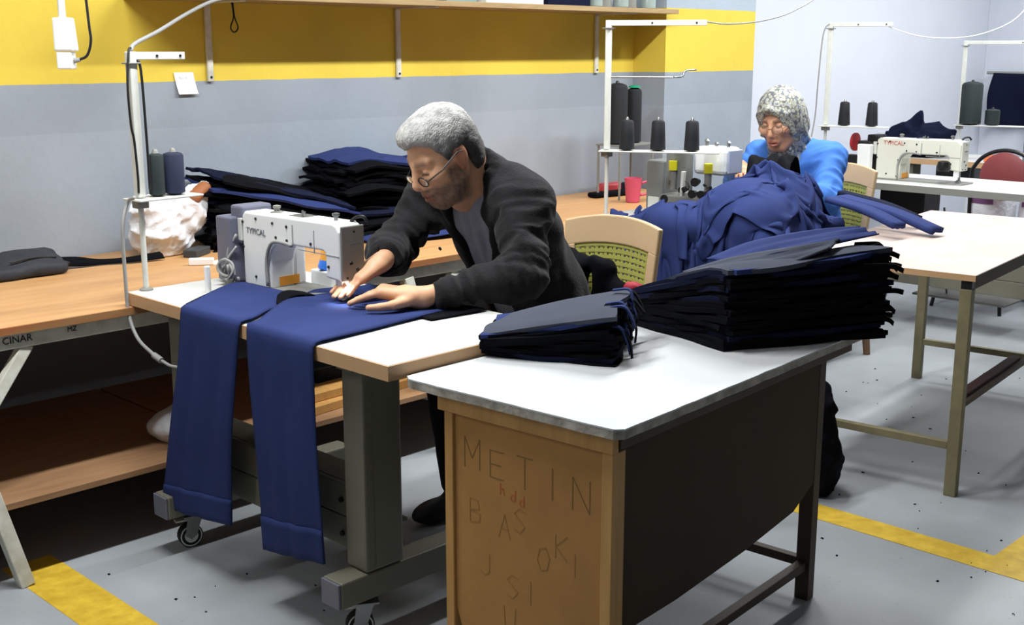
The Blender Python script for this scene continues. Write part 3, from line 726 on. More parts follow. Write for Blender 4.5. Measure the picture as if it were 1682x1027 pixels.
# ------------------------------------------------------------------ thread stands
def thread_stand(label, x, y, zb, zt, tray_z, dirv, tray_len, arm_len, plate=True, rings=()):
    t = thing('thread_stand', label, 'thread stand', (x, y, zb), 0, 'thread stands')
    d = Vector((dirv[0], dirv[1], 0)).normalized(); s = Vector((-d.y, d.x, 0))
    o = Vector((x, y, 0))
    def at(a, b, z): return tuple(o + d * a + s * b + Vector((0, 0, z)))
    MB().cone(at(0, 0, zb), at(0, 0, tray_z), .0085, .0085, 12).build('lower_pole', 'white_paint', t, smooth='auto')
    MB().box(-.0125, .0125, -.0125, .0125, tray_z + .001, zt, Matrix.Translation((x, y, 0)) @ Matrix.Rotation(math.atan2(d.y, d.x), 4, 'Z')).build('upper_pole', 'white_paint', t, bevel=0.003)
    MB().lathe([(.02, 0), (.02, .004), (.012, .008)], (x, y, zb), 14).build('base_flange', 'machine_grey', t)
    m = MB().bar(at(-.012, 0, zt - .012), at(arm_len, 0, zt - .012), .022, .022); m.build('top_arm', 'white_paint', t, bevel=0.002)
    for k in (.45, .9): MB().cone(at(arm_len * k, -.0115, zt - .012), at(arm_len * k, -.0135, zt - .012), .004, .004, 8).build('rivet', 'dark_metal', t)
    MB().box(-.02, .02, -.02, .02, zt - .035, zt - .03, Matrix.Translation((x, y, 0))).build('collar', 'machine_grey', t, bevel=0.002)
    if plate:
        tr = MB().bar(at(-.03, 0, tray_z - .005), at(tray_len, 0, tray_z - .005), .09, .006, up=(0, 0, 1)); tr.build('cone_tray', 'white_paint', t, bevel=0.002)
    else:
        MB().bar(at(-.02, .03, tray_z - .005), at(tray_len, .03, tray_z - .005), .012, .008).build('tray_rail', 'white_paint', t)
        MB().bar(at(-.02, -.03, tray_z - .005), at(tray_len, -.03, tray_z - .005), .012, .008).build('tray_rail', 'white_paint', t)
        MB().bar(at(0, -.035, tray_z - .004), at(0, .035, tray_z - .004), .012, .006).build('tray_tie', 'white_paint', t)
    MB().box(-.018, .018, -.018, .018, tray_z - .03, tray_z - .0085, Matrix.Translation((x, y, 0))).build('collar', 'machine_grey', t, bevel=0.002)
    for zz, L in rings:
        MB().cone(at(0, 0, zz), at(L * .75, 0, zz), .004, .004, 8).build('guide_rod', 'steel', t)
        MB().tube(bez([at(L * .75, 0, zz), at(L * .85, .01, zz + .004), at(L * .88, .03, zz + .025), at(L, .04, zz + .03)], 5), .004, 7).build('guide_rod', 'steel', t, smooth=True)
    return t

thread_stand('white thread stand with two arms at the left corner of the man\'s table', 1.715, 3.212, .76, 1.452, 1.035, (1, .08), .19, .175)
thread_cone('dark green thread cone on the left stand beside the pole', 1.775, 3.219, 1.0352, .0235, .0215, .125, 'thread_dark', shape='tube')
thread_cone('navy thread cone on the left stand near the tray end', 1.835, 3.224, 1.0352, .031, .028, .125, 'thread_navy', shape='tube')

# stand of the woman's overlock machine
thread_stand('tall white thread stand with cone tray between the man and the woman', 3.89, 3.27, .76, 1.575, 1.045, (.52, -.85), .47, .40, plate=True, rings=((1.345, .36),))
def on_stand(a, b): 
    d = Vector((.52, -.85, 0)).normalized(); s = Vector((-d.y, d.x, 0)); p = Vector((3.89, 3.27, 0)) + d * a + s * b; return p.x, p.y
for i, (a, lab) in enumerate(((.085, 'small black thread cone on the overlock tray nearest its pole'), (.215, 'small black thread cone at the middle of the overlock tray'), (.355, 'small black thread cone at the outer end of the overlock tray'))):
    x, y = on_stand(a, -.005); thread_cone(lab, x, y, 1.0452, .032, .027, .125, 'thread_black', tip='steel', group='cones on the overlock tray', tipr=.006)
# bulk cones on a bracket shelf of the bench behind
bk = thing('cone_rack', 'low grey steel rack on the bench behind the overlock stand', 'rack', (4.75, 3.86, .72))
MB().box(4.6, 4.88, 3.78, 3.94, .985, .993).build('rack_shelf', 'machine_grey', bk, bevel=0.001)
for a in (4.61, 4.87):
    for b in (3.79, 3.93): MB().cone((a, b, .72), (a, b, .985), .006, .006, 8).build('leg', 'machine_grey', bk)
thread_cone('very large black thread cone standing behind the overlock tray', 4.66, 3.855, .9932, .052, .045, .30, 'thread_black', tip='black_plastic', shape='tube')
thread_cone('tall black thread cone with green top behind the overlock tray', 4.80, 3.86, .9932, .038, .036, .275, 'thread_black', tip='green_plastic', shape='tube', tipr=.026)

# ------------------------------------------------------------------ overlock machine of the woman
ov = thing('overlock_machine', 'grey and white overlock machine half hidden by navy cloth before the woman', 'sewing machine', (4.28, 3.0, .762))
MB().box(4.17, 4.4, 2.92, 3.2, .762, .84).build('base_casting', 'machine_grey', ov, bevel=0.008)
MB().box(4.2, 4.34, 3.205, 3.30, .764, .98).build('motor_cover', mat('overlock_grey', (120, 124, 122), .45, var=.08), ov, bevel=0.006)
MB().box(4.195, 4.2045, 3.225, 3.285, .77, .82).build('switch_plate', 'white_paint', ov, bevel=0.001)
MB().box(4.24, 4.36, 2.91, 3.08, .93, 1.05).build('head_casting', 'machine_white', ov, bevel=0.02, seg=3)
MB().box(4.25, 4.35, 2.898, 2.909, .94, 1.04).build('face_plate', mat('face_blue', (172, 182, 206), .4), ov, bevel=0.004)
MB().box(4.21, 4.219, 3.06, 3.2, .86, 1.02).build('side_plate', 'overlock_grey', ov, bevel=0.004)
for y in (3.15, 2.965):
    MB().cone((4.195, y, .945), (4.195, y, .985), .019, .019, 14).build('yellow_cap', 'yellow_plastic', ov, smooth='auto')
    MB().cone((4.195, y, .86), (4.195, y, .9448), .014, .016, 14).build('looper_post', 'machine_grey', ov, smooth='auto')
MB().bar((4.185, 3.09, .83), (4.185, 3.085, .945), .022, .014).build('link_arm', 'white_paint', ov, bevel=0.003)
r = np.random.RandomState(9)
for k in range(16):
    y = 2.88 + .3 * r.rand(); z_ = .80 + .11 * r.rand(); x = 4.16 + .02 * r.rand()
    if k % 2: MB().cone((x, y, z_), (x + .04, y + .01, z_), .008 + .012 * r.rand(), .012, 10).build('gear', 'dark_metal' if k % 4 else 'steel', ov)
    else: MB().bar((x, y, z_), (x, y + .07 * (r.rand() - .5), z_ + .06 * (r.rand() - .3)), .012, .008).build('linkage', 'dark_metal' if k % 4 else 'steel', ov)
for y, h in ((3.05, .03), (3.0, .018), (2.94, .026)):
    MB().lathe([(.008, 0), (.008, h * .6), (.012, h * .7), (.004, h)], (4.30, y, 1.05), 10).build('tension_knob', 'steel', ov)

# ------------------------------------------------------------------ machines of the far tables
sewing_head('white sewing machine with red lettering on the table behind the woman', 6.09, 2.72, .764, None, None, motor='black_plastic', col=mat('machine_ivory', (214, 214, 200), .4), face='machine_ivory', extra=False)
far = [o for o in bpy.data.objects if o.get('label', '').startswith('white sewing machine with red')][0]
M = Matrix.Translation((6.0888, 3.155, .952)) @ Matrix.Rotation(-PI / 2, 4, 'Z') @ Matrix.Rotation(PI / 2, 4, 'X')
mat('red_ink', (196, 92, 80), .5)
o = text_mesh('TYPICAL', .03, M).build('lettering', 'red_ink', far)
for y, z_, c in ((3.25, .86, 'machine_white'), (3.315, .80, 'black_plastic')):
    MB().box(6.03, 6.075, y - .045, y + .03, z_ - .08, z_ + .09).build('motor_box', c, far, bevel=0.006)
MB().cone((6.1, 3.325, .955), (6.1, 3.338, .955), .05, .05, 18).build('hand_wheel', mat('wheel_red', (170, 40, 44), .4), far, smooth='auto')
MB().lathe([(.03, 0), (.036, .02), (.03, .05), (.012, .055)], (6.075, 2.80, .83), 14).build('tension_disc', 'black_plastic', far, smooth='auto')

thread_stand('thin white thread stand with two black cones behind the woman', 6.02, 3.475, .76, 1.60, 1.045, (.28, -.96), .34, .33)
for a, lab in ((.10, 'black thread cone on the stand behind the woman, nearer the pole'), (.25, 'black thread cone on the stand behind the woman, at the tray end')):
    d = Vector((.28, -.96, 0)).normalized(); thread_cone(lab, 6.02 + d.x * a, 3.475 + d.y * a, 1.0452, .033, .026, .13, 'thread_black', tip='steel', tipr=.006)

sewing_head('ivory sewing machine at the right edge on the farthest table', 7.62, 2.42, .764, None, None, col='machine_ivory', face='machine_ivory', extra=False)
thread_stand('white thread stand of the farthest machine table', 7.56, 3.40, .76, 1.51, .985, (.25, -.97), .8, .75)
d = Vector((.25, -.97, 0)).normalized()
thread_cone('very large dark thread cone on the farthest stand', 7.585, 3.345, .9852, .066, .055, .27, 'thread_dark', tip='black_plastic', shape='tube')
thread_cone('short dark thread cone on the farthest stand beside the very large one', 7.615, 3.215, .9852, .045, .04, .10, 'thread_dark', tip='black_plastic', shape='tube')
thread_cone('black thread cone at the right edge on the farthest stand', 7.68, 2.98, .9852, .045, .035, .13, 'thread_black', tip='steel')

# ================================================================== CHAIRS
mat('chair_beige', (208, 178, 138), .45, var=.05); mat('weave_green', (176, 176, 88), .6, var=.15, vs_=40)
def plastic_chair(label, x, y, rz=0.0):
    """sitter faces -x"""
    t = thing('plastic_chair', label, 'chair', (x, y, 0), rz, 'beige plastic chairs with woven backs')
    K = dict(local=True)
    # curved back frame
    P = []
    def back(u, h):                         # u -1..1 across, h 0..1 up
        hw = .165 + .025 * h
        return np.array([.19 + .05 * h + .03 * (1 - u * u) , u * hw, .45 + .44 * h + .028 * h * (1 - u * u)])
    def strip(u0, u1, h0, h1, nu, nh, th): return [[back(u0 + (u1 - u0) * i / nu, h0 + (h1 - h0) * j / nh) for j in range(nh + 1)] for i in range(nu + 1)]
    m = MB(); m.grid(np.array(strip(-1, 1, .80, 1.0, 14, 2, 0)), .022); m.grid(np.array(strip(-1, -.80, .0, .81, 2, 8, 0)), .022); m.grid(np.array(strip(.80, 1, .0, .81, 2, 8, 0)), .022); m.grid(np.array(strip(-.82, .82, .0, .16, 12, 2, 0)), .02)
    m.build('back_frame', 'chair_beige', t, bevel=0.005, **K)
    # woven panel, bands crossing bands
    w = MB()
    for i in range(17):
        u = -.80 + 1.6 * (i + .5) / 17; du = .030
        w.grid(np.array([[back(u - du, h), back(u + du, h)] for h in np.linspace(.15, .815, 10)]) + np.array([(.001 if i % 2 else -.001), 0, 0]), .004)
    for j in range(15):
        h = .16 + .65 * (j + .5) / 15; dh = .0125
        w.grid(np.array([[back(u, h - dh), back(u, h + dh)] for u in np.linspace(-.81, .81, 15)]) + np.array([-.0025, 0, 0]), .004)
    o = w.build('woven_panel', 'weave_green', t, **K); o['label'] = 'yellow-green woven plastic panel'
    MB().box(-.22, .20, -.21, .21, .415, .445).build('seat', 'chair_beige', t, bevel=0.012, seg=3, **K)
    for sx, sy in ((-1, -1), (-1, 1), (1, -1), (1, 1)):
        MB().tube([(sx * .18, sy * .18, .42), (sx * .20, sy * .20, .2), (sx * .215, sy * .215, 0)], [.026, .022, .017], 8).build('leg', mat('chair_leg_shaded', (122, 92, 66), .5), t, smooth='auto', **K)  # beige plastic legs, browned because their shade is put into the colour
    return t
plastic_chair('beige plastic chair with yellow-green woven back behind the man', 2.80, 2.50, math.radians(6))
plastic_chair('beige plastic chair the woman sits on', 5.05, 2.965, math.radians(-4))

mat('red_vinyl', (136, 62, 64), .5, var=.1)
rc = thing('red_chair', 'dark red vinyl chair with round back and black tube frame at the far table', 'chair', (6.82, 2.83, 0))
b = MB()
for r0, x in ((.155, 6.93), (.165, 6.945), (.155, 6.96)): pass
b.lathe([(.02, -.02), (.11, -.018), (.14, -.006), (.14, .006), (.11, .018), (.02, .02)], (0, 0, 0), 24, Matrix.Translation((6.93, 2.83, .735)) @ Matrix.Rotation(PI / 2, 4, 'Y')); b.build('back_cushion', 'red_vinyl', rc, smooth='auto')
MB().tube(bez([(6.97, 2.83 + .2, .42)] + [(6.95, 2.83 + .2 * math.cos(a), .72 + .165 * math.sin(a)) for a in np.linspace(0, PI, 9)] + [(6.97, 2.83 - .2, .42)], 4), .012, 8).build('back_tube', 'black_plastic', rc, smooth=True)
MB().lathe([(.05, 0), (.19, .01), (.2, .03), (.18, .055), (.05, .06)], (6.74, 2.83, .42), 24).build('seat', 'red_vinyl', rc, smooth='auto')
for sx, sy in ((-1, -1), (-1, 1), (1, -1), (1, 1)):
    MB().cone((6.75 + sx * .14, 2.83 + sy * .14, .42), (6.75 + sx * .2, 2.83 + sy * .2, 0), .011, .011, 8).build('leg', 'black_plastic', rc)
# ================================================================== PEOPLE
def frame(fh, pitch, roll=0.0):
    """columns: forward, left, up"""
    fh = np.array([fh[0], fh[1], 0.0]); fh /= np.linalg.norm(fh); z = np.array([0, 0, 1.0])
    f = fh * math.cos(pitch) - z * math.sin(pitch); u = fh * math.sin(pitch) + z * math.cos(pitch)
    l = np.cross(u, f)
    if roll: l, u = l * math.cos(roll) + u * math.sin(roll), u * math.cos(roll) - l * math.sin(roll)
    return np.stack([f, l, u], 1)

def head_sdf(S, c, R, s, fem=False):
    c = np.array(c, float)
    W = lambda f, l, u: c + R @ (np.array([f, l, u]) * s)
    def E(f, l, u, rf, rl, ru, k=.02, op='+', tilt=0.0):
        Q = R
        if tilt:
            ct, st = math.cos(tilt), math.sin(tilt); Q = np.stack([R[:, 0] * ct + R[:, 2] * st, R[:, 1], R[:, 2] * ct - R[:, 0] * st], 1)
        S.ell(W(f, l, u), np.array([rf, rl, ru]) * s, Q, k * s, op)
    def C(a, b, r0, r1=None, k=.012, op='+'): S.cap(W(*a), W(*b), r0 * s, (r1 if r1 is not None else r0) * s, k * s, op)
    E(-.012, 0, .035, .098, .077, .092)
    E(.030, 0, -.030, .066, .063, .088, .03)
    if fem: E(.036, 0, -.085, .042, .042, .04, .03)
    else:
        E(.034, 0, -.082, .050, .052, .042, .03); C((.072, -.012, -.108), (.072, .012, -.108), .019, k=.025)
    C((-.005, -.055, -.06), (.06, -.022, -.105), .016, .014, .03); C((-.005, .055, -.06), (.06, .022, -.105), .016, .014, .03)
    for sy in (-1, 1):
        E(.062, sy * .045, -.022, .026, .022, .02, .02)              # cheek bone
        C((.083, sy * .012, .022), (.070, sy * .048, .026), .011, .009, .014)   # brow
        E(.099, sy * .032, .003, .018, .020, .013, .012, '-')        # eye socket
        E(.073, sy * .031, .000, .016, .0165, .012, .004)            # lid over the eye
        E(.094, sy * .0145, -.043, .012, .0085, .008, .008)          # nostril wing
    C((.089, 0, .018), (.113, 0, -.030), .0085, .0115, .012)         # nose
    E(.106, 0, -.038, .014, .011, .010, .008)
    E(.082, 0, -.064, .022, .026, .018, .02)                          # muzzle
    C((.096, -.020, -.069), (.101, 0, -.066), .0055, .0075, .006); C((.096, .020, -.069), (.101, 0, -.066), .0055, .0075, .006)
    C((.094, -.017, -.081), (.099, 0, -.082), .006, .0085, .006); C((.094, .017, -.081), (.099, 0, -.082), .006, .0085, .006)
    E(.107, 0, -.074, .012, .024, .0022, .003, '-')                   # mouth line
    if not fem:
        for sy in (-1, 1):
            E(-.012, sy * .079, -.004, .021, .010, .034, .008, tilt=.25)
            E(-.004, sy * .090, -.001, .012, .009, .021, .006, '-', tilt=.25)
            E(-.006, sy * .078, -.034, .010, .008, .010, .006)
    return W

def hand_sdf(S, w, d, n, thumb, s=1.0, curl=(.25, .3, .35, .4), spread=.10, kcurl=.5):
    """w wrist, d towards the fingers, n back of the hand, thumb = +1/-1 side along d x n"""
    w = np.array(w, float); d = np.array(d, float); d /= np.linalg.norm(d); n = np.array(n, float); n -= d * (n @ d); n /= np.linalg.norm(n)
    t = np.cross(d, n) * thumb
    A = lambda a, b, c: w + (d * a + t * b + n * c) * s
    S.cap(A(-.01, 0, 0), A(.03, 0, 0), .026 * s, .027 * s, .012)
    for b, r in ((-.026, .0135), (-.008, .015), (.010, .015), (.026, .014)):
        S.cap(A(.015, b * .7, 0), A(.088, b, .002), .017 * s, r * s, .012)
    tips = []
    for i, (b, L, r) in enumerate(((.028, .070, .0088), (.0095, .079, .0092), (-.0095, .073, .0088), (-.027, .058, .0078))):
        p = A(.088, b, .003); ang = curl[i]; sp = spread * (b / .028)
        for q, fr in enumerate((.45, .32, .27)):
            dd = d * math.cos(ang) - n * math.sin(ang); dd = dd * math.cos(sp) + t * math.sin(sp)
            e = p + dd * L * fr * s
            S.cap(p, e, r * s * (1 - .07 * q), r * s * (1 - .07 * (q + 1)), .0035 if q else .006); p = e; ang += kcurl * (.7 if q == 0 else .5)
        tips.append(p)
    p = A(.022, .030, -.006); ang = .75
    for q, (L, r) in enumerate(((.042, .0135), (.032, .0105), (.026, .0092))):
        dd = d * math.cos(ang) + t * math.sin(ang) - n * .22; dd /= np.linalg.norm(dd); e = p + dd * L * s
        S.cap(p, e, r * s, r * .9 * s, .008 if q == 0 else .004); p = e; ang -= .33
    return tips

def folds(dirs, amp, freq, seed):
    """soft creases across each limb: dirs = list of (p, q, radius)"""
    def f(P):
        out = amp * .6 * vnoise(P, 24, seed) + amp * .3 * vnoise(P, 62, seed + 1)
        for i, (p, q, r) in enumerate(dirs):
            p = np.array(p); q = np.array(q); ax = (q - p); L = np.linalg.norm(ax); ax /= L
            t = (P - p) @ ax; off = np.linalg.norm(P - p - t[:, None] * ax, axis=1)
            m = np.clip(1.4 - off / r, 0, 1) * np.clip((t + .05) / .05, 0, 1) * np.clip((L + .05 - t) / .05, 0, 1)
            if not m.any(): continue
            Q = P * .35 + ax * (t * .9)[:, None]            # creases run round the limb, drifting
            n = vnoise(Q, freq * .8, seed + 5 + i)
            out = out + amp * m * (1.25 * np.abs(n) - .55)
        return out
    return f

mat('jacket_fleece', (34, 33, 35), 0.88, var=.3, vs_=22, bump=.25, bs=140, spec=.12, sheen=.06)
mat('shirt_grey', (164, 168, 182), 0.85, var=.15, vs_=30, bump=.15, bs=60, spec=.15)
mat('trousers_dark', (30, 31, 38), 0.9, var=.2, vs_=12, spec=.1)
mat('shoe_black', (24, 23, 23), 0.5)
def hair_mat(name, a, b):
    m = mat(name, a, .7, c2=b, vs_=34, bump=.55, bs=240, spec=.25, stretch=(.8, 1.5, .6)); return m
mat('hair_grey', (190, 188, 184), .7, var=.5, vs_=60, bump=.6, bs=260, spec=.25, stretch=(.8, 1.5, .6), attr='tone')

# ------------------------------------------------------------------ the man
HC = (2.318, 2.565, 1.163); HR = frame((-math.cos(.2), math.sin(.2)), math.radians(30)); HS = 1.045
S = SDF(); WH = head_sdf(S, HC, HR, HS)
C7 = np.array([2.455, 2.572, 1.092])
S.cap(WH(-.03, 0, -.045), C7, .052, .056, .03)
S.cap(WH(.01, 0, -.075), C7 + np.array([-.05, 0, -.05]), .042, .05, .03)
PV = np.array([2.82, 2.545, .52])
S.cap(C7, (2.62, 2.56, .86), .075, .10, .05); S.cap((2.62, 2.56, .86), PV, .10, .11, .05)
LSH, LEL, LWR = (2.475, 2.40, 1.02), (2.36, 2.275, .842), (2.082, 2.408, .80)
RSH, REL, RWR = (2.475, 2.765, 1.02), (2.31, 2.80, .845), (2.105, 2.588, .874)
for a, b, c in ((LSH, LEL, LWR), (RSH, REL, RWR)):
    S.cap(C7 + np.array([.02, 0, -.06]), a, .05, .05, .03); S.cap(a, b, .042, .036, .02); S.cap(b, c, .036, .027, .015)
hand_sdf(S, LWR, (-.68, .72, .16), (.12, -.12, 1), -1, 1.13, (.42, .46, .5, .55), .05, .14)
hand_sdf(S, RWR, (-.86, .10, -.40), (-.38, .0, .92), 1, 1.02, (.10, .12, .16, .2), .05, .12)
BEARD = np.array(s2l((78, 68, 62))); SK = np.array(s2l((218, 166, 130))); LIP = np.array(s2l((150, 92, 78))); BROW = np.array(s2l((84, 72, 64))); EAR = np.array(s2l((178, 104, 80)))
def man_tone(V):
    c = np.repeat(SK[None], len(V), 0)
    L = (V - np.array(HC)) @ HR / HS; f, l, u = L[:, 0], np.abs(L[:, 1]), L[:, 2]
    head = np.linalg.norm(L, axis=1) < .19
    ss = lambda x, a, b: np.clip((x - a) / (b - a), 0, 1) ** 2 * (3 - 2 * np.clip((x - a) / (b - a), 0, 1))
    b = ss(-u, .038, .062) * ss(f, -.03, .01) * (1 - ss(-u, .125, .15)) * np.where((l < .014) & (u > -.055), 0, 1)
    b = np.maximum(b, ss(-u, .045, .052) * (1 - ss(-u, .062, .066)) * (f > .07) * (l < .034))     # moustache
    side = ss(l, .05, .06) * ss(-u, .0, .03) * ss(f, -.02, 0) * (1 - ss(f, .035, .05)); b = np.maximum(b, side)
    b = np.clip(b * (.8 + .2 * vnoise(V, 400, 5)), 0, 1) * .95
    lip = ((f > .085) & (l < .022) & (u < -.060) & (u > -.090)).astype(float) * .7
    br = ss(u, .012, .024) * (1 - ss(u, .028, .040)) * (f > .055) * ss(l, .008, .018) * (1 - ss(l, .042, .058)) * .6
    lash = (np.abs(u + .007) < .0035) * (f > .068) * (l > .016) * (l < .047) * .8; br = np.maximum(br, lash)
    ear = (l > .074) * (np.abs(u) < .05) * (f < .03) * .6
    for m, k in ((b, BEARD), (lip, LIP), (br, BROW), (ear, EAR)): m = np.clip(m * head, 0, 1)[:, None]; c = c * (1 - m) + k * m
    n = (1 + .06 * vnoise(V, 60, 8))[:, None]; return np.clip(c * n, 0, 1)
man = sdf_obj(S, (1.84, 2.16, .40), (3.0, 3.0, 1.38), .0036, 'person', 'skin', None, man_tone)
tag(man, 'man in a black fleece jacket bending over the sewing machine', 'person')

# hair
H = SDF(); h0 = lambda f, l, u: np.array(HC) + HR @ (np.array([f, l, u]) * HS)
H.ell(h0(-.014, 0, .042), np.array([.107, .086, .098]) * HS, HR, .02)
H.ell(h0(.040, .0, .092), np.array([.056, .060, .034]) * HS, HR, .03)
H.ell(h0(-.06, 0, -.02), np.array([.058, .074, .075]) * HS, HR, .03)
def hairline(P):
    L = (P - np.array(HC)) @ HR / HS; f, l, u = L[:, 0], np.abs(L[:, 1]), L[:, 2]
    line = np.interp(f, [-.15, -.055, -.035, .0, .022, .034, .05, .075, .12], [-.105, -.10, .0, .018, -.012, .02, .058, .076, .084])
    line = line - .35 * np.clip(.03 - l, 0, 1) * (f > .05)
    line = line + .006 * vnoise(P, 130, 12)
    return (line - u) * .75 * HS
H.fn(hairline, .012, '^')
H.fn(lambda P: -.0016 * vnoise(P * np.array([1, 1.6, .7]), 110, 3) - .0012 * vnoise(P, 330, 4), op='d')
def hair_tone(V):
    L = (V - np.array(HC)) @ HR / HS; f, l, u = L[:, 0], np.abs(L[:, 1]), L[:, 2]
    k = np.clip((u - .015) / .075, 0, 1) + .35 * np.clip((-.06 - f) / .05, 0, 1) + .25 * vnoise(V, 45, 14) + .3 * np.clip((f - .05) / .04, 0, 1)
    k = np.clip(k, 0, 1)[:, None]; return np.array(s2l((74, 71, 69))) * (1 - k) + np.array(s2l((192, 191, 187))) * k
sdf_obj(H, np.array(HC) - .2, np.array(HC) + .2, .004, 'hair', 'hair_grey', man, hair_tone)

# glasses low on the nose
G = MB(); g = lambda f, l, u: tuple(h0(f, l, u))
lens = MB()
for sy in (-1, 1):
    ring = [(.104 - .10 * abs(sy * (.034 + .024 * math.cos(a)) ) * .18, sy * .034 + .024 * math.cos(a), -.020 + .0135 * math.sin(a)) for a in np.linspace(0, 2 * PI, 20)]
    G.tube([g(*p) for p in ring], .0021, 6)
    lens.add([g(*p) for p in ring[:-1]], [tuple(range(19))])
    G.tube([g(.100, sy * .058, -.016), g(.06, sy * .080, -.006), g(-.005, sy * .087, .014), g(-.02, sy * .086, .008)], .0024, 6)
G.tube([g(.104, -.011, -.017), g(.117, 0, -.013), g(.104, .011, -.017)], .0014, 6)
gl = G.build('glasses', 'black_plastic', man); gl['label'] = 'thin black reading glasses'
mat('lens', (240, 244, 248), .05, trans=.95, spec=.5); lens.build('lens', 'lens', gl)

# jacket
a_up = np.array([-.50, .03, .866]); a_up /= np.linalg.norm(a_up); a_fr = np.array([-.866, 0, -.5]); a_l = np.cross(a_up, a_fr); TR = np.stack([a_fr, a_l, a_up], 1)
def torso(S, d):
    S.ell((2.77, 2.545, .56), (.135 + d, .175 + d, .16 + d), np.eye(3), .08)
    S.ell((2.67, 2.553, .74), (.130 + d, .178 + d, .18 + d), TR, .08)
    S.ell((2.58, 2.562, .90), (.128 + d, .185 + d, .17 + d), TR, .08)
    S.ell((2.50, 2.568, 1.01), (.105 + d, .185 + d, .10 + d), TR, .06)
    return S
J = torso(SDF(), .012)
J.cap((2.485, 2.47, 1.06), LSH, .07, .076, .06); J.cap((2.485, 2.68, 1.06), RSH, .07, .076, .06)
J.cap(LSH, LEL, .078, .066, .035); J.cap(LEL, (2.145, 2.373, .803), .064, .045, .025)
J.cap(RSH, REL, .078, .064, .035); J.cap(REL, (2.15, 2.633, .868), .062, .046, .025)
nk = (np.array(HC) + HR @ np.array([-.045, 0, -.05])) - C7; nk /= np.linalg.norm(nk)
for lv, rr in ((0.0, .088), (.03, .084), (.06, .083), (.085, .082), (.105, .080)):   # standing collar round the neck
    for i in range(10):
        a0, a1 = -2.0 + 4.0 * i / 10, -2.0 + 4.0 * (i + 1) / 10
        pt = lambda a: C7 + np.array([.004, 0, -.004]) + nk * lv * (1 - .36 * abs(a)) + np.array([math.cos(a) * rr * .95, math.sin(a) * rr, math.cos(a) * .03])
        J.cap(pt(a0), pt(a1), .015, .015, .018)
def opening(P):                                           # open zip at the front
    L = (P - np.array([2.585, 2.555, .90])) @ TR
    return np.maximum(np.abs(L[:, 1] - .0) - (.058 + .10 * np.clip(L[:, 2] - .08, 0, 1)), .035 - L[:, 0])
J.fn(opening, .012, '-')
J.fn(lambda P: np.linalg.norm((P - (C7 + np.array([-.06, 0, .05]))) / np.array([1, 1, 1.4]), axis=1) - .070, .01, '-')
J.fn(lambda P: .7638 + .004 - P[:, 2] + np.where(P[:, 0] > 2.245, -1, 0), .004, '^')      # sleeves rest on the table
J.fn(folds([(LSH, LEL, .10), (LEL, LWR, .075), (RSH, REL, .10), (REL, RWR, .075)], .019, 84, 21), op='d')
sdf_obj(J, (2.08, 2.12, .36), (3.02, 3.02, 1.24), .0065, 'jacket', 'jacket_fleece', man)
T = torso(SDF(), -.004)
T.fn(lambda P: -((P - np.array([2.60, 2.555, .88])) @ TR[:, 0]) - .005, .02, '^')
T.cap((2.52, 2.57, 1.02), C7 + np.array([-.01, 0, .0]), .07, .062, .04)
T.fn(lambda P: .0035 * np.sin(P[:, 1] * 150 + 3 * vnoise(P, 12, 2)), op='d')
sdf_obj(T, (2.3, 2.3, .36), (3.0, 2.85, 1.16), .009, 'shirt', 'shirt_grey', man)
MB().lathe([(.002, -.002), (.006, -.0015), (.006, .0015), (.002, .002)], (0, 0, 0), 10, Matrix.Translation((2.395, 2.665, .868)) @ Matrix.Rotation(1.2, 4, 'Y')).build('zip_pull', 'steel', man)
# trousers and shoes
B = SDF(); B.ell((2.79, 2.545, .52), (.15, .185, .11), None, .05)
for y in (2.44, 2.66):
    B.cap((2.76, y * .6 + 2.545 * .4, .52), (2.40, y, .515), .092, .072, .04); B.cap((2.40, y, .515), (2.45, y, .11), .066, .052, .03)
B.fn(folds([((2.4, 2.44, .5), (2.45, 2.44, .1), .09)], .006, 60, 5), op='d')
sdf_obj(B, (2.28, 2.3, .05), (3.0, 2.8, .66), .009, 'trousers', 'trousers_dark', man)
for y in (2.44, 2.66):
    Q = SDF(); Q.ell((2.46, y, .06), (.055, .042, .055), None, .03); Q.ell((2.36, y, .038), (.095, .045, .036), None, .03); Q.fn(lambda P: .002 - P[:, 2], .004, '^')
    sdf_obj(Q, (2.22, y - .08, -.01), (2.55, y + .08, .13), .006, 'shoe', 'shoe_black', man)

# ------------------------------------------------------------------ the woman
WC = (4.775, 2.985, 1.145); WR = frame((-math.cos(.10), -math.sin(.10)), math.radians(17), 0.06); WS = 1.04
S = SDF(); WW = head_sdf(S, WC, WR, WS, True)
N7 = np.array([4.87, 2.99, 1.03])
S.cap(WW(-.02, 0, -.05), N7, .048, .055, .03); S.cap(N7, (4.98, 2.985, .8), .07, .09, .05); S.cap((4.98, 2.985, .8), (5.06, 2.98, .52), .09, .10, .05)
wL = ((4.93, 2.815, .965), (4.80, 2.735, .80), (4.60, 2.80, .86)); wRr = ((4.93, 3.165, .965), (4.80, 3.22, .83), (4.565, 3.05, .945))
for a, b, c in (wL, wRr):
    S.cap(N7 + np.array([.02, 0, -.05]), a, .045, .045, .03); S.cap(a, b, .038, .032, .02); S.cap(b, c, .032, .024, .015)
hand_sdf(S, wRr[2], (-.74, -.62, -.10), (.1, -.1, 1), 1, .95, (.25, .3, .35, .4), .05, .45)
hand_sdf(S, wL[2], (-.9, .35, .05), (0, 0, 1), -1, .95, (.25, .3, .35, .4), .05, .45)
SKW = np.array(s2l((214, 160, 128))); LIPW = np.array(s2l((172, 98, 88)))
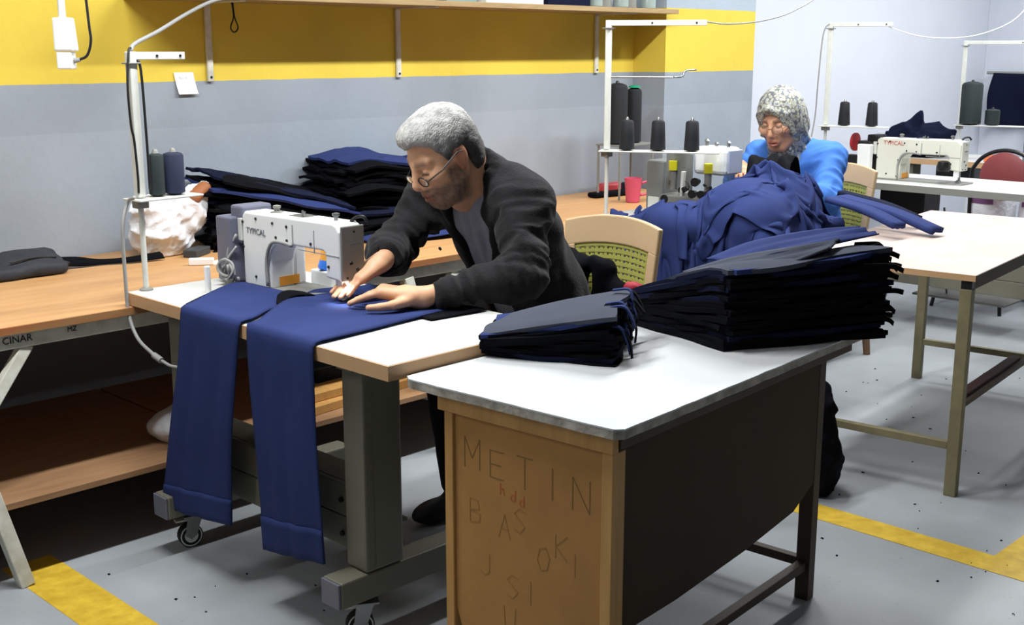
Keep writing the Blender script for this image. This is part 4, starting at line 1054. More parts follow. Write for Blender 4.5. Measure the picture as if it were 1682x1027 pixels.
def woman_tone(V):
    c = np.repeat(SKW[None], len(V), 0); L = (V - np.array(WC)) @ WR / WS; f, l, u = L[:, 0], np.abs(L[:, 1]), L[:, 2]
    lip = ((f > .085) & (l < .022) & (u < -.060) & (u > -.090)) * .8
    br = ((u > .016) & (u < .030) & (f > .055) & (l > .012) & (l < .05)) * .6
    eye = ((np.abs(u) < .006) & (f > .07) & (l > .018) & (l < .045)) * .6
    for m, k in ((lip, LIPW), (br, BROW), (eye, BROW)): m = m.astype(float)[:, None]; c = c * (1 - m) + k * m
    return np.clip(c * (1 + .05 * vnoise(V, 50, 9))[:, None], 0, 1)
woman = sdf_obj(S, (4.40, 2.62, .42), (5.22, 3.34, 1.32), .0042, 'person', 'skin', None, woman_tone)
tag(woman, 'woman in a blue smock and patterned headscarf sewing behind the navy heap', 'person')
# headscarf
def scarf_mat():
    m = bpy.data.materials.new('scarf_print'); m.use_nodes = True; nt = m.node_tree; b = nt.nodes['Principled BSDF']; b.inputs['Roughness'].default_value = .6
    tc = nt.nodes.new('ShaderNodeTexCoord'); v = nt.nodes.new('ShaderNodeTexVoronoi'); v.inputs['Scale'].default_value = 70; nt.links.new(tc.outputs['Object'], v.inputs['Vector'])
    n = nt.nodes.new('ShaderNodeTexNoise'); n.inputs['Scale'].default_value = 30; n.inputs['Detail'].default_value = 3; nt.links.new(tc.outputs['Object'], n.inputs[0])
    mx = nt.nodes.new('ShaderNodeMath'); mx.operation = 'ADD'; nt.links.new(v.outputs['Distance'], mx.inputs[0]); nt.links.new(n.outputs[0], mx.inputs[1])
    r = nt.nodes.new('ShaderNodeValToRGB'); r.color_ramp.interpolation = 'LINEAR'
    st = [(.45, (70, 78, 98)), (.66, (122, 130, 142)), (.8, (160, 166, 168)), (.92, (186, 186, 176)), (1.02, (156, 152, 122)), (1.2, (92, 98, 108))]
    cr = r.color_ramp
    cr.elements[0].position = st[0][0] / 1.3; cr.elements[0].color = (*s2l(st[0][1]), 1); cr.elements[1].position = st[-1][0] / 1.3; cr.elements[1].color = (*s2l(st[-1][1]), 1)
    for p, c in st[1:-1]: e = cr.elements.new(p / 1.3); e.color = (*s2l(c), 1)
    dv = nt.nodes.new('ShaderNodeMath'); dv.operation = 'DIVIDE'; nt.links.new(mx.outputs[0], dv.inputs[0]); dv.inputs[1].default_value = 1.3
    nt.links.new(dv.outputs[0], r.inputs[0]); nt.links.new(r.outputs[0], b.inputs['Base Color']); MATS['scarf_print'] = m
scarf_mat()
K = SDF(); k0 = lambda f, l, u: np.array(WC) + WR @ (np.array([f, l, u]) * WS)
K.ell(k0(-.014, 0, .035), np.array([.122, .103, .117]), WR, .03)
K.ell(k0(-.04, 0, -.04), np.array([.10, .106, .105]), WR, .04)
K.cap(k0(.0, 0, -.125), N7 + np.array([-.03, 0, -.02]), .060, .085, .04)
K.cap(k0(-.03, 0, -.09), N7 + np.array([.02, 0, -.02]), .075, .10, .04)
K.cap(k0(-.07, -.05, .0), k0(-.125, -.035, -.09), .055, .05, .04); K.cap(k0(-.11, -.05, -.05), k0(-.10, -.03, -.15), .045, .05, .04)
K.ell(k0(.118, 0, -.034), np.array([.085, .060, .100]), WR, .012, '-')      # opening for the face
K.cap(k0(.066, -.062, .045), k0(.100, 0, .082), .013, .014, .015); K.cap(k0(.066, .062, .045), k0(.100, 0, .082), .013, .014, .015)   # stiff brim
K.cap(k0(.066, -.062, .045), k0(.045, -.070, -.05), .013, .012, .015); K.cap(k0(.066, .062, .045), k0(.045, .070, -.05), .013, .012, .015)
K.fn(lambda P: .005 * np.sin((P @ np.array([60, 30, 95])) + 3 * vnoise(P, 16, 6)) * np.clip((1.14 - P[:, 2]) / .08, 0.15, 1), op='d')
sdf_obj(K, (4.58, 2.82, .90), (5.06, 3.16, 1.34), .005, 'headscarf', 'scarf_print', woman)
G = MB(); g = lambda f, l, u: tuple(k0(f, l, u)); lens = MB()
for sy in (-1, 1):
    ring = [(.108 - .006 * math.cos(a) * sy, sy * .034 + .023 * math.cos(a), -.010 + .019 * math.sin(a)) for a in np.linspace(0, 2 * PI, 20)]
    G.tube([g(*p) for p in ring], .0013, 6); lens.add([g(*p) for p in ring[:-1]], [tuple(range(19))])
    G.tube([g(.102, sy * .057, -.006), g(.06, sy * .074, .0)], .0015, 6)
G.tube([g(.107, -.011, -.006), g(.115, 0, -.003), g(.107, .011, -.006)], .0013, 6)
gl = G.build('glasses', mat('brass', (150, 120, 90), .35, metal=.6), woman); lens.build('lens', 'lens', gl)
# smock
mat('smock_blue', (74, 124, 206), .8, var=.12, vs_=14, bump=.1, bs=60, spec=.15)
D = SDF()
D.ell((5.04, 2.98, .56), (.15, .20, .2), None, .08); D.ell((4.985, 2.985, .78), (.14, .185, .19), None, .08); D.ell((4.925, 2.99, .93), (.105, .18, .10), None, .06)
D.cap((4.91, 2.90, .99), wL[0], .06, .072, .05); D.cap((4.91, 3.08, .99), wRr[0], .06, .072, .05)
for a, b, c in (wL, wRr): D.cap(a, b, .072, .062, .03); D.cap(b, np.array(c) * .82 + np.array(b) * .18, .06, .046, .02)
D.fn(folds([(wL[0], wL[1], .10), (wL[1], wL[2], .08), (wRr[0], wRr[1], .1), (wRr[1], wRr[2], .08)], .015, 80, 31), op='d')
D.fn(lambda P: np.linalg.norm((P - (N7 + np.array([-.04, 0, .03]))) / np.array([1, 1, 1.2]), axis=1) - .07, .01, '-')
sdf_obj(D, (4.5, 2.6, .36), (5.26, 3.36, 1.12), .0075, 'smock', 'smock_blue', woman)
mat('blouse_dark', (34, 36, 44), .8)
B = SDF(); B.ell((4.87, 2.985, .93), (.075, .085, .13), None, .02); sdf_obj(B, (4.75, 2.85, .75), (5.0, 3.12, 1.09), .01, 'blouse', 'blouse_dark', woman)
B = SDF(); B.ell((5.03, 2.98, .52), (.16, .195, .10), None, .05)
for y in (2.87, 3.09):
    B.cap((5.02, y, .51), (4.68, y, .50), .085, .068, .04); B.cap((4.68, y, .50), (4.74, y, .10), .062, .05, .03)
sdf_obj(B, (4.55, 2.72, .05), (5.25, 3.24, .64), .01, 'trousers', 'trousers_dark', woman)
for y in (2.87, 3.09):
    Q = SDF(); Q.ell((4.75, y, .058), (.05, .04, .052), None, .03); Q.ell((4.66, y, .036), (.09, .043, .034), None, .03); Q.fn(lambda P: .002 - P[:, 2], .004, '^')
    sdf_obj(Q, (4.53, y - .08, -.01), (4.84, y + .08, .13), .007, 'shoe', 'shoe_black', woman)
# ================================================================== CLOTH ON THE TABLES
def lerp_curve(pts, n):
    """polyline with equal steps, points sampled n times; pts list of (3,)"""
    P = np.array(bez(pts, 10)); d = np.r_[0, np.cumsum(np.linalg.norm(np.diff(P, axis=0), axis=1))]; t = np.linspace(0, d[-1], n)
    return np.stack([np.interp(t, d, P[:, k]) for k in range(3)], 1)

def two_rail(L, R, n=46, m=16, wave=.003, seed=0, sag=0.0):
    A = lerp_curve(L, n); B = lerp_curve(R, n); r = np.random.RandomState(seed)
    t = np.linspace(0, 1, m)[None, :, None]; P = A[:, None] * (1 - t) + B[:, None] * t
    s = np.linspace(0, 1, n)[:, None]; q = t[0, :, 0][None]
    w = wave * (np.sin(2 * PI * (q * 1.3 + .35 * s + r.rand())) * (.3 + s) + .5 * np.sin(2 * PI * (q * 2.7 - .6 * s + r.rand())) * s)
    return P, w

wk = thing('trousers_in_work', 'unfinished navy trousers under the needle with two legs hanging off the table', 'trousers', (1.66, 2.65, .13))
Ltop = .7685
legs = {
 'right': ([(2.12, 2.75, Ltop), (1.97, 2.745, Ltop + .004), (1.87, 2.715, Ltop + .012), (1.75, 2.635, Ltop + .005), (1.70, 2.598, Ltop + .001), (1.664, 2.584, .7675), (1.651, 2.583, .752), (1.647, 2.568, .60), (1.645, 2.549, .40), (1.650, 2.545, .163)],
           [(2.14, 2.345, Ltop), (1.97, 2.33, Ltop), (1.85, 2.316, Ltop), (1.70, 2.302, Ltop + .001), (1.664, 2.299, .7675), (1.651, 2.298, .752), (1.647, 2.292, .62), (1.645, 2.282, .42), (1.652, 2.276, .205)]),
 'left':  ([(1.962, 3.075, Ltop), (1.90, 3.045, Ltop + .008), (1.80, 2.985, Ltop + .008), (1.70, 2.925, Ltop + .001), (1.664, 2.909, .7675), (1.651, 2.907, .752), (1.647, 2.93, .60), (1.642, 2.985, .40), (1.650, 3.07, .135)],
           [(1.962, 2.66, Ltop + .003), (1.90, 2.69, Ltop + .004), (1.80, 2.685, Ltop + .002), (1.73, 2.645, Ltop + .001), (1.70, 2.628, Ltop + .001), (1.664, 2.620, .7675), (1.651, 2.619, .752), (1.647, 2.638, .62), (1.644, 2.672, .42), (1.652, 2.705, .183)])}
for i, (nm, (a, b)) in enumerate(legs.items()):
    P, w = two_rail(a, b, 60, 18, .004, i)
    hang = np.clip((.75 - P[..., 2]) / .15, 0, 1); P[..., 0] -= np.abs(w) * hang * 1.5; P[..., 2] += np.abs(w) * (1 - hang) * .5
    lg = MB().grid(P, .0035).build('trouser_leg', 'navy', wk, smooth=True)
    # turned hem: a doubled band along the bottom
    Hm = P[-6:].copy(); Hm[..., 0] -= .0035
    MB().grid(Hm, .002).build('hem', 'navy', lg, smooth=True)
# seat part beneath the hands and the dark lining showing past it
g_ = np.array([[(x, y, .767 + .002 * math.sin(9 * x + 7 * y)) for y in np.linspace(2.42, 2.80, 14)] for x in np.linspace(1.99, 2.21, 9)])
for i in range(9): g_[i, :, 1] += .03 * math.sin(i * .7)
MB().grid(g_, .0025).build('seat_panel', 'navy', wk, smooth=True)
g_ = np.array([[(x, y, .7637 + .004 * (1 + math.sin(30 * y + 12 * x)) * .5) for y in np.linspace(2.30 - .1 * (x - 2.0), 2.44, 10)] for x in np.linspace(2.03, 2.215, 10)])
MB().grid(g_, .0025).build('lining', 'black_cloth', wk, smooth=True)

P, w = two_rail([(1.965, 3.10, .7655), (1.88, 3.062, .7655), (1.78, 3.0, .7655), (1.68, 2.93, .7655)], [(1.965, 3.0, .7655), (1.88, 2.98, .7655), (1.78, 2.93, .7655), (1.68, 2.88, .7655)], 14, 4, .001, 2)
MB().grid(P, .003).build('lining', 'black_cloth', wk, smooth=True)
P, w = two_rail([(1.975, 2.79, .778), (1.92, 2.785, .790), (1.87, 2.76, .788), (1.83, 2.71, .777)], [(1.975, 2.73, .776), (1.92, 2.73, .784), (1.87, 2.715, .783), (1.825, 2.695, .775)], 14, 6, .001, 2)
MB().grid(P, .003).build('lining', 'black_cloth', wk, smooth=True)

# ------------------------------------------------------------------ stacks of cut pieces, layer by layer
def layer_sheet(c00, c10, c01, c11, zf, k, N, r, jit=.012, na=12, nb=14, droop=.006, crease=0.0):
    """bilinear patch between corners (a across, b along); zf(a, b, k/N) gives the height"""
    a = np.linspace(0, 1, na); b = np.linspace(0, 1, nb); A, B = np.meshgrid(a, b, indexing='ij')
    j = r.uniform(-jit, jit, (4, 2)); C = [np.array(c) + j[i] for i, c in enumerate((c00, c10, c01, c11))]
    XY = (C[0][None, None] * ((1 - A) * (1 - B))[..., None] + C[1][None, None] * (A * (1 - B))[..., None] + C[2][None, None] * ((1 - A) * B)[..., None] + C[3][None, None] * (A * B)[..., None])
    ph = r.uniform(0, 6.28, 4)
    XY[..., 0] += .006 * np.sin(9 * B + ph[0]) * ((A < .05) | (A > .95)); XY[..., 1] += .008 * np.sin(8 * A + ph[1]) * ((B < .05) | (B > .95))
    Z = zf(A, B, k / N) + droop * .35 * (np.sin(5 * A + ph[2]) * np.sin(6 * B + ph[3]))
    edge = np.minimum(np.minimum(A, 1 - A), np.minimum(B, 1 - B)); Z = Z - droop * np.clip(.10 - edge, 0, 1) * 6 * r.uniform(.4, 1.3)
    if crease: Z = Z + crease * np.sin(14 * A + 5 * B + ph[0]) * np.sin(11 * B - 4 * A + ph[1])
    return np.concatenate([XY, Z[..., None]], 2)

def stack(name, labels, cat, group, N, c, zf, mats, seed, th=.005, top_label=None, zmin=None, **kw):
    r = np.random.RandomState(seed); out = []
    for k in range(N):
        P = layer_sheet(*c, zf, k, N, r, **kw)
        if zmin is not None: P[..., 2] = np.maximum(P[..., 2], zmin + .004 + .0004 * k)
        m = mats[k] if k < len(mats) and mats[k] else ('black_cloth' if r.rand() < .8 else 'navy_dark')
        o = MB().grid(P, th).build(name, m, smooth='auto')
        tag(o, labels(k), cat, group); out.append(o)
    return out

# long stack on the desk
c = ((2.49, 2.05), (2.86, 1.86), (2.405, 1.625), (2.81, 1.425))
NS = 34
def zf_long(A, B, q):
    h = .055 + .155 * np.clip(B * 1.15, 0, 1) ** .8 + .03 * A
    return .7345 + q * h - .006 * np.sin(3 * A) * q
def lab_long(k):
    if k == NS - 1: return 'grey-navy cloth lying on top of the long black stack on the desk'
    if k == NS - 2: return 'navy cloth just below the top of the long stack on the desk'
    return 'dark trouser piece in the long black stack on the white desk'
LS = stack('trouser_piece', lab_long, 'cloth', 'cut pieces in the long stack on the desk', NS, c, zf_long, [None] * (NS - 2) + ['navy', 'grey_cloth'], 3, th=.0125, jit=.011, droop=.012, zmin=.7345)
# strips poking out of the near right corner
r = np.random.RandomState(12)
host = [o for o in LS if LS.index(o) % 2 == 1]
for i, o in enumerate(host):
    q = (2 * i + 1) / NS
    for rep in range(2):
        z0 = .742 + q * .225 + .004 * rep; x0 = 2.80 + r.uniform(-.03, .045); y0 = 1.44 + r.uniform(-.012, .05) + (x0 - 2.8) * .4
        L = r.uniform(.03, .075); an = r.uniform(-.75, .25); dn = r.uniform(-.018, .012)
        pts = bez([(x0 - .05 * math.cos(an), y0 - .05 * math.sin(an), z0), (x0, y0, z0), (x0 + L * .6 * math.cos(an), y0 + L * .6 * math.sin(an), z0 + dn * .4), (x0 + L * math.cos(an), y0 + L * math.sin(an), z0 + dn - .006)], 4)
        P = np.array([[np.array(p) + np.array([0, 0, w]) + np.array([math.sin(an), -math.cos(an), 0]) * w * .3 for w in (-.0065, .0065)] for p in pts])
        mb = MB().grid(P, .004); mb.v = [tuple(np.array(v) - np.array(o.location)) for v in mb.v]
        mb.build('loose_strip', 'black_cloth', o, local=True)
# folded flaps on the long stack
def flap(name, label, L, R, m, seed, wave=.006, th=.004, group=None, cat='cloth', n=30, mm=12, parent=None):
    P, w = two_rail(L, R, n, mm, wave, seed); P[..., 2] += np.abs(w) * 1.2
    o = MB().grid(P, th).build(name, m, parent, smooth=True)
    if parent is None: tag(o, label, cat, group)
    return o
flap('folded_cloth', 'navy flap folded over the right end of the long stack', [(2.54, 1.79, .925), (2.62, 1.72, .965), (2.74, 1.63, .985), (2.86, 1.54, .995)], [(2.50, 1.67, .930), (2.60, 1.60, .955), (2.72, 1.53, .972), (2.845, 1.47, .985)], 'navy', 2)
flap('folded_cloth', 'grey flap hanging over the front of the long stack', [(2.45, 1.80, .900), (2.52, 1.70, .940), (2.62, 1.61, .962), (2.74, 1.52, .978)], [(2.41, 1.68, .895), (2.465, 1.62, .915), (2.56, 1.56, .932), (2.66, 1.51, .960)], 'grey_cloth', 5)

# small bundle on the desk
c = ((1.945, 2.02), (2.10, 2.11), (2.105, 1.735), (2.36, 1.89))
NB = 14
def zf_small(A, B, q): return .7345 + q * (.055 + .075 * B + .012 * A)
def lab_small(k): return 'grey cloth on top of the small dark bundle on the desk' if k == NB - 1 else ('navy cloth second from the top of the small bundle' if k == NB - 2 else 'dark trouser piece in the small bundle on the white desk')
SB = stack('trouser_piece', lab_small, 'cloth', 'cut pieces in the small bundle on the desk', NB, c, lambda A, B, q: zf_small(A, B, q) + .03 * np.clip((2.035 - 1.93) * 0 + (1 - B) - .55, 0, 1) * (1 - q), [None] * (NB - 2) + ['navy', 'grey_cloth'], 8, th=.0105, jit=.010, droop=.009)
r = np.random.RandomState(5)
for i in range(20):                                      # tangle of hanging strips at its right end
    o = SB[2 + (i * 5) % (NB - 3)]
    a = r.uniform(0, 1); x0 = 2.105 + .255 * a + r.uniform(-.01, .01); y0 = 1.735 + .155 * a + r.uniform(-.012, .004); zt = .80 + .06 * r.rand() + .02 * a; ln = r.uniform(.03, .075)
    pts = bez([(x0 - .02, y0 + .035, zt - .004), (x0, y0, zt), (x0 + r.uniform(-.005, .02), y0 - .015, zt - ln * .5), (x0 + r.uniform(-.01, .025), y0 - .012 - .015 * r.rand(), max(.737, zt - ln))], 4)
    P = np.array([[np.array(p) + np.array([.85, .5, 0]) * w for w in (-.008, .008)] for p in pts])
    mb = MB().grid(P, .004); mb.v = [tuple(np.array(v) - np.array(o.location)) for v in mb.v]; mb.build('loose_strip', 'navy' if i % 3 == 0 else 'black_cloth', o, local=True)

# piles on the wall bench behind the machine
N1 = 20
def lab_p1(k): return 'navy cloth on top of the fanned dark pile behind the machine' if k == N1 - 1 else 'dark cloth piece in the fanned pile on the bench behind the machine'
c = ((2.37, 3.88), (2.42, 4.10), (2.90, 3.76), (2.94, 4.08))
stack('cloth_piece', lab_p1, 'cloth', 'pieces in the fanned pile on the bench', N1, c, lambda A, B, q: .726 + q * (.29 - .15 * B + .03 * A), [None] * (N1 - 6) + ['navy_dark', 'black_cloth', 'navy', 'black_cloth', 'black_cloth', 'navy_dark'], 21, th=.010, jit=.04, droop=.022, crease=.006)
N2 = 20
def lab_p2(k): return 'navy cloth on top of the tall dark pile beside the man\'s face' if k == N2 - 1 else 'dark cloth piece in the tall pile on the bench beside the man'
c = ((2.93, 3.80), (2.96, 4.12), (3.50, 3.72), (3.56, 4.10))
stack('cloth_piece', lab_p2, 'cloth', 'pieces in the tall pile on the bench', N2, c, lambda A, B, q: .726 + q * (.30 - .02 * B + .02 * A) + .02 * q * np.sin(6 * B), [None] * (N2 - 3) + ['black_cloth', 'black_cloth', 'navy'], 22, th=.011, jit=.04, droop=.024, crease=.007)
flap('folded_cloth', 'navy cloth lying on the bench in front of the dark piles', [(2.88, 3.70, .728), (3.10, 3.66, .75), (3.35, 3.62, .745)], [(2.86, 3.56, .728), (3.08, 3.5, .735), (3.34, 3.46, .73)], 'navy', 7, wave=.012)

# ------------------------------------------------------------------ the navy heap on the woman's table
LUMPS = (((4.06, 2.66, .78), (.20, .18, .15)), ((4.22, 2.64, .80), (.15, .16, .15)), ((3.93, 2.90, .77), (.12, .16, .06)), ((4.02, 2.56, .78), (.18, .10, .11)), ((4.14, 2.76, .80), (.10, .10, .10)))
def mound(P):
    d = np.full(len(P), 9.0)
    for c, r in LUMPS:
        L = (P - np.array(c)) / np.array(r); k = np.linalg.norm(L, axis=1); d = np.minimum(d, (k - 1) * min(r))
    q = np.abs(P - np.array([4.135, 2.88, .735])) - np.array([.285, .43, .03]); bx = np.linalg.norm(np.maximum(q, 0), axis=1) + np.minimum(q.max(1), 0)
    return np.minimum(d, bx)
def mound_top(x, y):
    z = .765 if 3.85 < x < 4.42 and 2.45 < y < 3.31 else .70
    for c, r in LUMPS:
        k = 1 - ((x - c[0]) / r[0]) ** 2 - ((y - c[1]) / r[1]) ** 2
        if k > 0: z = max(z, c[2] + r[2] * math.sqrt(k))
    return z
def heap_sheet(name, label, cx, cy, w, l, rot, z, comp, m, seed, n=50, steps=90, th=.004, lift=0.0, lat=5, tent=.07):
    r = np.random.RandomState(seed); u = np.linspace(-.5, .5, n); A, B = np.meshgrid(u, u, indexing='ij')
    ca, sa = math.cos(rot), math.sin(rot); X = (A * w * ca - B * l * sa) * comp + cx; Y = (A * w * sa + B * l * ca) * comp + cy
    Q = np.stack([A.ravel() * w, B.ravel() * l, np.zeros(A.size)], 1)
    Z = np.array([[mound_top(X[i, j], Y[i, j]) for j in range(n)] for i in range(n)]) + lift + .03 + .05 * (1 + vnoise(Q, 26, seed).reshape(n, n)) + .02 * vnoise(Q, 60, seed + 1).reshape(n, n)
    P = np.stack([X, Y, Z], 2); pin = np.zeros((n, n), bool)
    for i in range(lat):                    # points where the cloth is caught, slack between them falls into folds
        for j in range(lat):
            a = int(np.clip((i + .5 + r.uniform(-.38, .38)) / lat * n, 0, n - 1)); b = int(np.clip((j + .5 + r.uniform(-.38, .38)) / lat * n, 0, n - 1))
            dx, dy = r.uniform(-.03, .03, 2)
            if X[a, b] < 3.87:
                if r.rand() < .35: continue
                P[a, b] = (3.825 - .03 * r.rand(), Y[a, b] + dy, max(.42, .75 - (3.87 - X[a, b]) / comp * .95)); pin[a, b] = True; continue
            P[a, b] = (X[a, b] + dx, Y[a, b] + dy, mound_top(X[a, b] + dx, Y[a, b] + dy) + lift + .006 + (.02 + tent * r.rand() if r.rand() < .38 else 0)); pin[a, b] = True
    P = cloth(P, w / (n - 1), l / (n - 1), lambda p: mound(p) - lift, steps=steps, iters=9, fric=.8, g=.0016, bend=.05, pin=pin, damp=.93)
    o = MB().grid(P, th).build(name, m, smooth=True, sub=1)
    return tag(o, label, 'cloth', 'crumpled navy cloths on the woman\'s table')
heap_sheet('crumpled_cloth', 'crumpled navy cloth at the bottom left of the heap before the woman', 3.92, 2.93, .85, .8, .3, 1.08, .50, 'navy', 31, tent=.04)
heap_sheet('crumpled_cloth', 'large crumpled navy cloth hanging off the table edge in the middle of the heap', 3.96, 2.70, 1.2, 1.15, -.2, 1.12, .54, 'navy', 35, lift=.012, lat=6, n=60, tent=.05)
heap_sheet('crumpled_cloth', 'crumpled navy cloth on top of the heap before the woman', 4.12, 2.69, 1.0, .95, .5, 1.22, .50, 'navy', 37, lift=.022, lat=5, n=54)
heap_sheet('crumpled_cloth', 'crumpled navy cloth at the right end of the heap nearest the wood topped table', 4.24, 2.56, .7, .7, .1, 1.16, .52, 'navy', 44, n=40, lift=.014, lat=4)
# dark piece in the woman's hands, rising from the heap
flap('cloth_in_hands', 'black piece of cloth rising from the heap into the woman\'s hands', [(4.56, 2.97, .90), (4.50, 2.94, .97), (4.44, 2.91, .985), (4.38, 2.88, .975), (4.32, 2.85, .96), (4.26, 2.82, .90)], [(4.60, 2.76, .89), (4.54, 2.74, .97), (4.48, 2.72, 1.0), (4.42, 2.70, .99), (4.36, 2.67, .97), (4.30, 2.64, .90)], 'black_cloth', 4, wave=.028)
# folded strips trailing over the table at the right
for i, (a, b, wd, lab, m) in enumerate((((4.42, 2.46, .865), (4.37, 2.02, .775), .085, 'navy folded strip reaching farthest across the wood topped table', 'navy'),
                                  ((4.52, 2.52, .87), (4.52, 2.17, .79), .06, 'dark navy folded strip lying along the far edge of the wood topped table', 'navy_dark'),
                                  ((4.30, 2.44, .87), (4.22, 2.10, .80), .07, 'short navy folded strip beside the heap on the wood topped table', 'navy'))):
    a = np.array(a); b = np.array(b); mid = a * .45 + b * .55 + np.array([0, 0, .012]); d = (b - a); s = np.array([-d[1], d[0], 0]); s /= np.linalg.norm(s)
    flap('folded_strip', lab, [a + s * wd / 2, mid + s * wd / 2, b + s * wd / 2], [a - s * wd / 2, mid - s * wd / 2, b - s * wd / 2], m, i, wave=.004, th=.02, n=16, mm=6)

# black jacket slung over the man's chair, and a red cloth on it
S = SDF(); S.cap((2.915, 2.64, .775), (2.94, 2.47, .755), .03, .028, .03); S.cap((2.905, 2.63, .77), (2.88, 2.62, .60), .04, .05, .03); S.cap((2.925, 2.48, .75), (2.90, 2.47, .60), .035, .045, .03); S.cap((2.91, 2.55, .74), (2.88, 2.55, .56), .04, .05, .04)
S.cap((2.93, 2.47, .77), (2.935, 2.42, .70), .022, .03, .02)
S.fn(folds([((2.9, 2.45, .7), (2.9, 2.65, .7), .25)], .020, 75, 3), op='d')
tag(sdf_obj(S, (2.78, 2.3, .45), (3.06, 2.75, .9), .008, 'slung_jacket', 'black_cloth'), 'black jacket bunched against the back of the man\'s chair', 'jacket')
mat('red_cloth', (168, 34, 52), .7, var=.2)
S = SDF(); S.cap((2.90, 2.33, .72), (2.97, 2.345, .705), .024, .02, .02); S.cap((2.92, 2.34, .70), (2.90, 2.33, .62), .022, .03, .02); S.fn(lambda P: .004 * vnoise(P, 70, 3), op='d')
tag(sdf_obj(S, (2.84, 2.27, .56), (3.03, 2.41, .77), .006, 'red_cloth', 'red_cloth'), 'small red cloth tucked at the side of the man\'s chair', 'cloth')
# ================================================================== SMALL THINGS
# hanging power socket
t = thing('hanging_socket', 'white hanging power socket with a plug at the upper left', 'socket', (1.70, 3.58, 1.445))
sx, sy = 1.70, 3.58
MB().cone((sx - .004, sy, 1.545), (sx - .008, sy, 2.89), .011, .011, 10).build('drop_cord', 'white_plastic', t, smooth='auto')
MB().prism([(-.028, .1), (.024, .1), (.032, 0), (-.028, 0)], -.026, .026, 'y', Matrix.Translation((sx, sy, 1.452)) @ Matrix.Rotation(-.785, 4, 'Z')).build('socket_body', 'white_plastic', t, bevel=0.006)
MB().box(-.024, .022, -.022, .022, -.052, -.001, Matrix.Translation((sx, sy, 1.451)) @ Matrix.Rotation(-.785, 4, 'Z')).build('plug', 'white_plastic', t, bevel=0.004)
e = Vector((sx, sy, 1.425)) + Vector((.707, -.707, 0)) * .021
MB().cone(e, e + Vector((.014, -.014, .002)), .009, .006, 10).build('cord_grip', 'cable_grey', t)
MB().tube(bez([tuple(e + Vector((.012, -.012, .002))), tuple(e + Vector((.03, -.03, .016))), tuple(e + Vector((.04, -.04, .06))), tuple(e + Vector((.038, -.038, .12))), tuple(e + Vector((.03, -.03, .4)))], 6), .0042, 8).build('plug_cable', 'cable_black', t, smooth=True)

# note on the wall
n_ = MB(); n_.grid(np.array([[(2.385 + .083 * u + .012 * v, 4.1465 - .012 * v * v, 1.372 - .082 * v) for v in np.linspace(0, 1, 6)] for u in np.linspace(0, 1, 5)]), .0012)
nt_ = n_.build('wall_note', 'paper'); tag(nt_, 'white paper note stuck where yellow meets grey on the wall', 'note')
tx = text_mesh('No 4', .016, Matrix.Translation((2.405, 4.1445, 1.345)) @ Matrix.Rotation(PI / 2, 4, 'X'), .0003); tx.v = [tuple(Vector(v) - nt_.location) for v in tx.v]
tx.build('lettering', mat('ink_pale', (190, 190, 196), .8), nt_, local=True)

# cables
def cable(label, pts, r, m, name='cable', group=None): return tag(MB().tube(bez(pts, 8), r, 8).build(name, m, smooth=True), label, 'cable', group)
cable('grey cable rising from the left thread stand to the wall shelf', [(1.722, 3.222, 1.457), (1.78, 3.30, 1.475), (1.95, 3.46, 1.515), (2.17, 3.66, 1.575), (2.36, 3.80, 1.625), (2.5, 3.835, 1.648), (2.62, 3.84, 1.67)], .0062, 'cable_grey')
cable('black cable looping down beside the left thread stand', [(1.718, 3.215, 1.462), (1.703, 3.2, 1.45), (1.688, 3.19, 1.36), (1.690, 3.19, 1.25), (1.700, 3.196, 1.20), (1.705, 3.198, 1.10), (1.705, 3.2, 1.05)], .0035, 'cable_black')
cable('dark cable running down the right side of the left thread stand', [(1.726, 3.205, 1.43), (1.735, 3.196, 1.40), (1.738, 3.194, 1.2), (1.738, 3.194, 1.06)], .004, 'cable_black')
t = thing('power_cord', 'grey power cord hanging in front of the left thread stand and under the table', 'cable', (1.66, 3.21, .56))
MB().tube(bez([(1.69, 3.198, 1.04), (1.682, 3.23, 1.02), (1.655, 3.215, .95), (1.65, 3.21, .8), (1.648, 3.20, .70), (1.645, 3.15, .635), (1.645, 3.06, .60)], 8), .0055, 8).build('cord', 'cable_grey', t, smooth=True)
MB().cone((1.645, 3.062, .601), (1.645, 3.02, .592), .009, .009, 10).build('connector', 'cable_grey', t, smooth='auto')
MB().tube(bez([(1.645, 3.022, .592), (1.65, 2.96, .585), (1.68, 2.88, .60), (1.74, 2.8, .70)], 6), .0045, 8).build('cord', 'cable_grey', t, smooth=True)
cable('thin black cord loop hanging from the shelf near its left bracket', [(2.625, 4.1, 1.634), (2.63, 4.1, 1.58), (2.615, 4.1, 1.54), (2.63, 4.1, 1.522), (2.648, 4.1, 1.54), (2.635, 4.1, 1.58), (2.63, 4.1, 1.634)], .0028, 'cable_black')
cable('grey wire from the tall thread stand up along the pillar', [(4.095, 2.935, 1.567), (4.25, 2.93, 1.56), (4.45, 2.90, 1.575), (4.65, 2.87, 1.62), (4.85, 2.84, 1.72), (5.0, 2.8, 1.95)], .003, 'cable_grey')
cable('thin white wire sagging from the stand behind the woman', [(6.10, 3.18, 1.575), (6.22, 3.08, 1.53), (6.38, 2.98, 1.515), (6.6, 2.88, 1.54), (6.85, 2.80, 1.63), (7.0, 2.76, 1.80), (7.05, 2.7, 2.1)], .003, 'white_plastic')
cable('grey wire hanging beside the pole of the stand behind the woman', [(6.02, 3.465, 1.60), (5.99, 3.50, 1.55), (5.975, 3.51, 1.3), (5.98, 3.52, 1.1), (5.96, 3.53, .95)], .004, 'cable_grey')

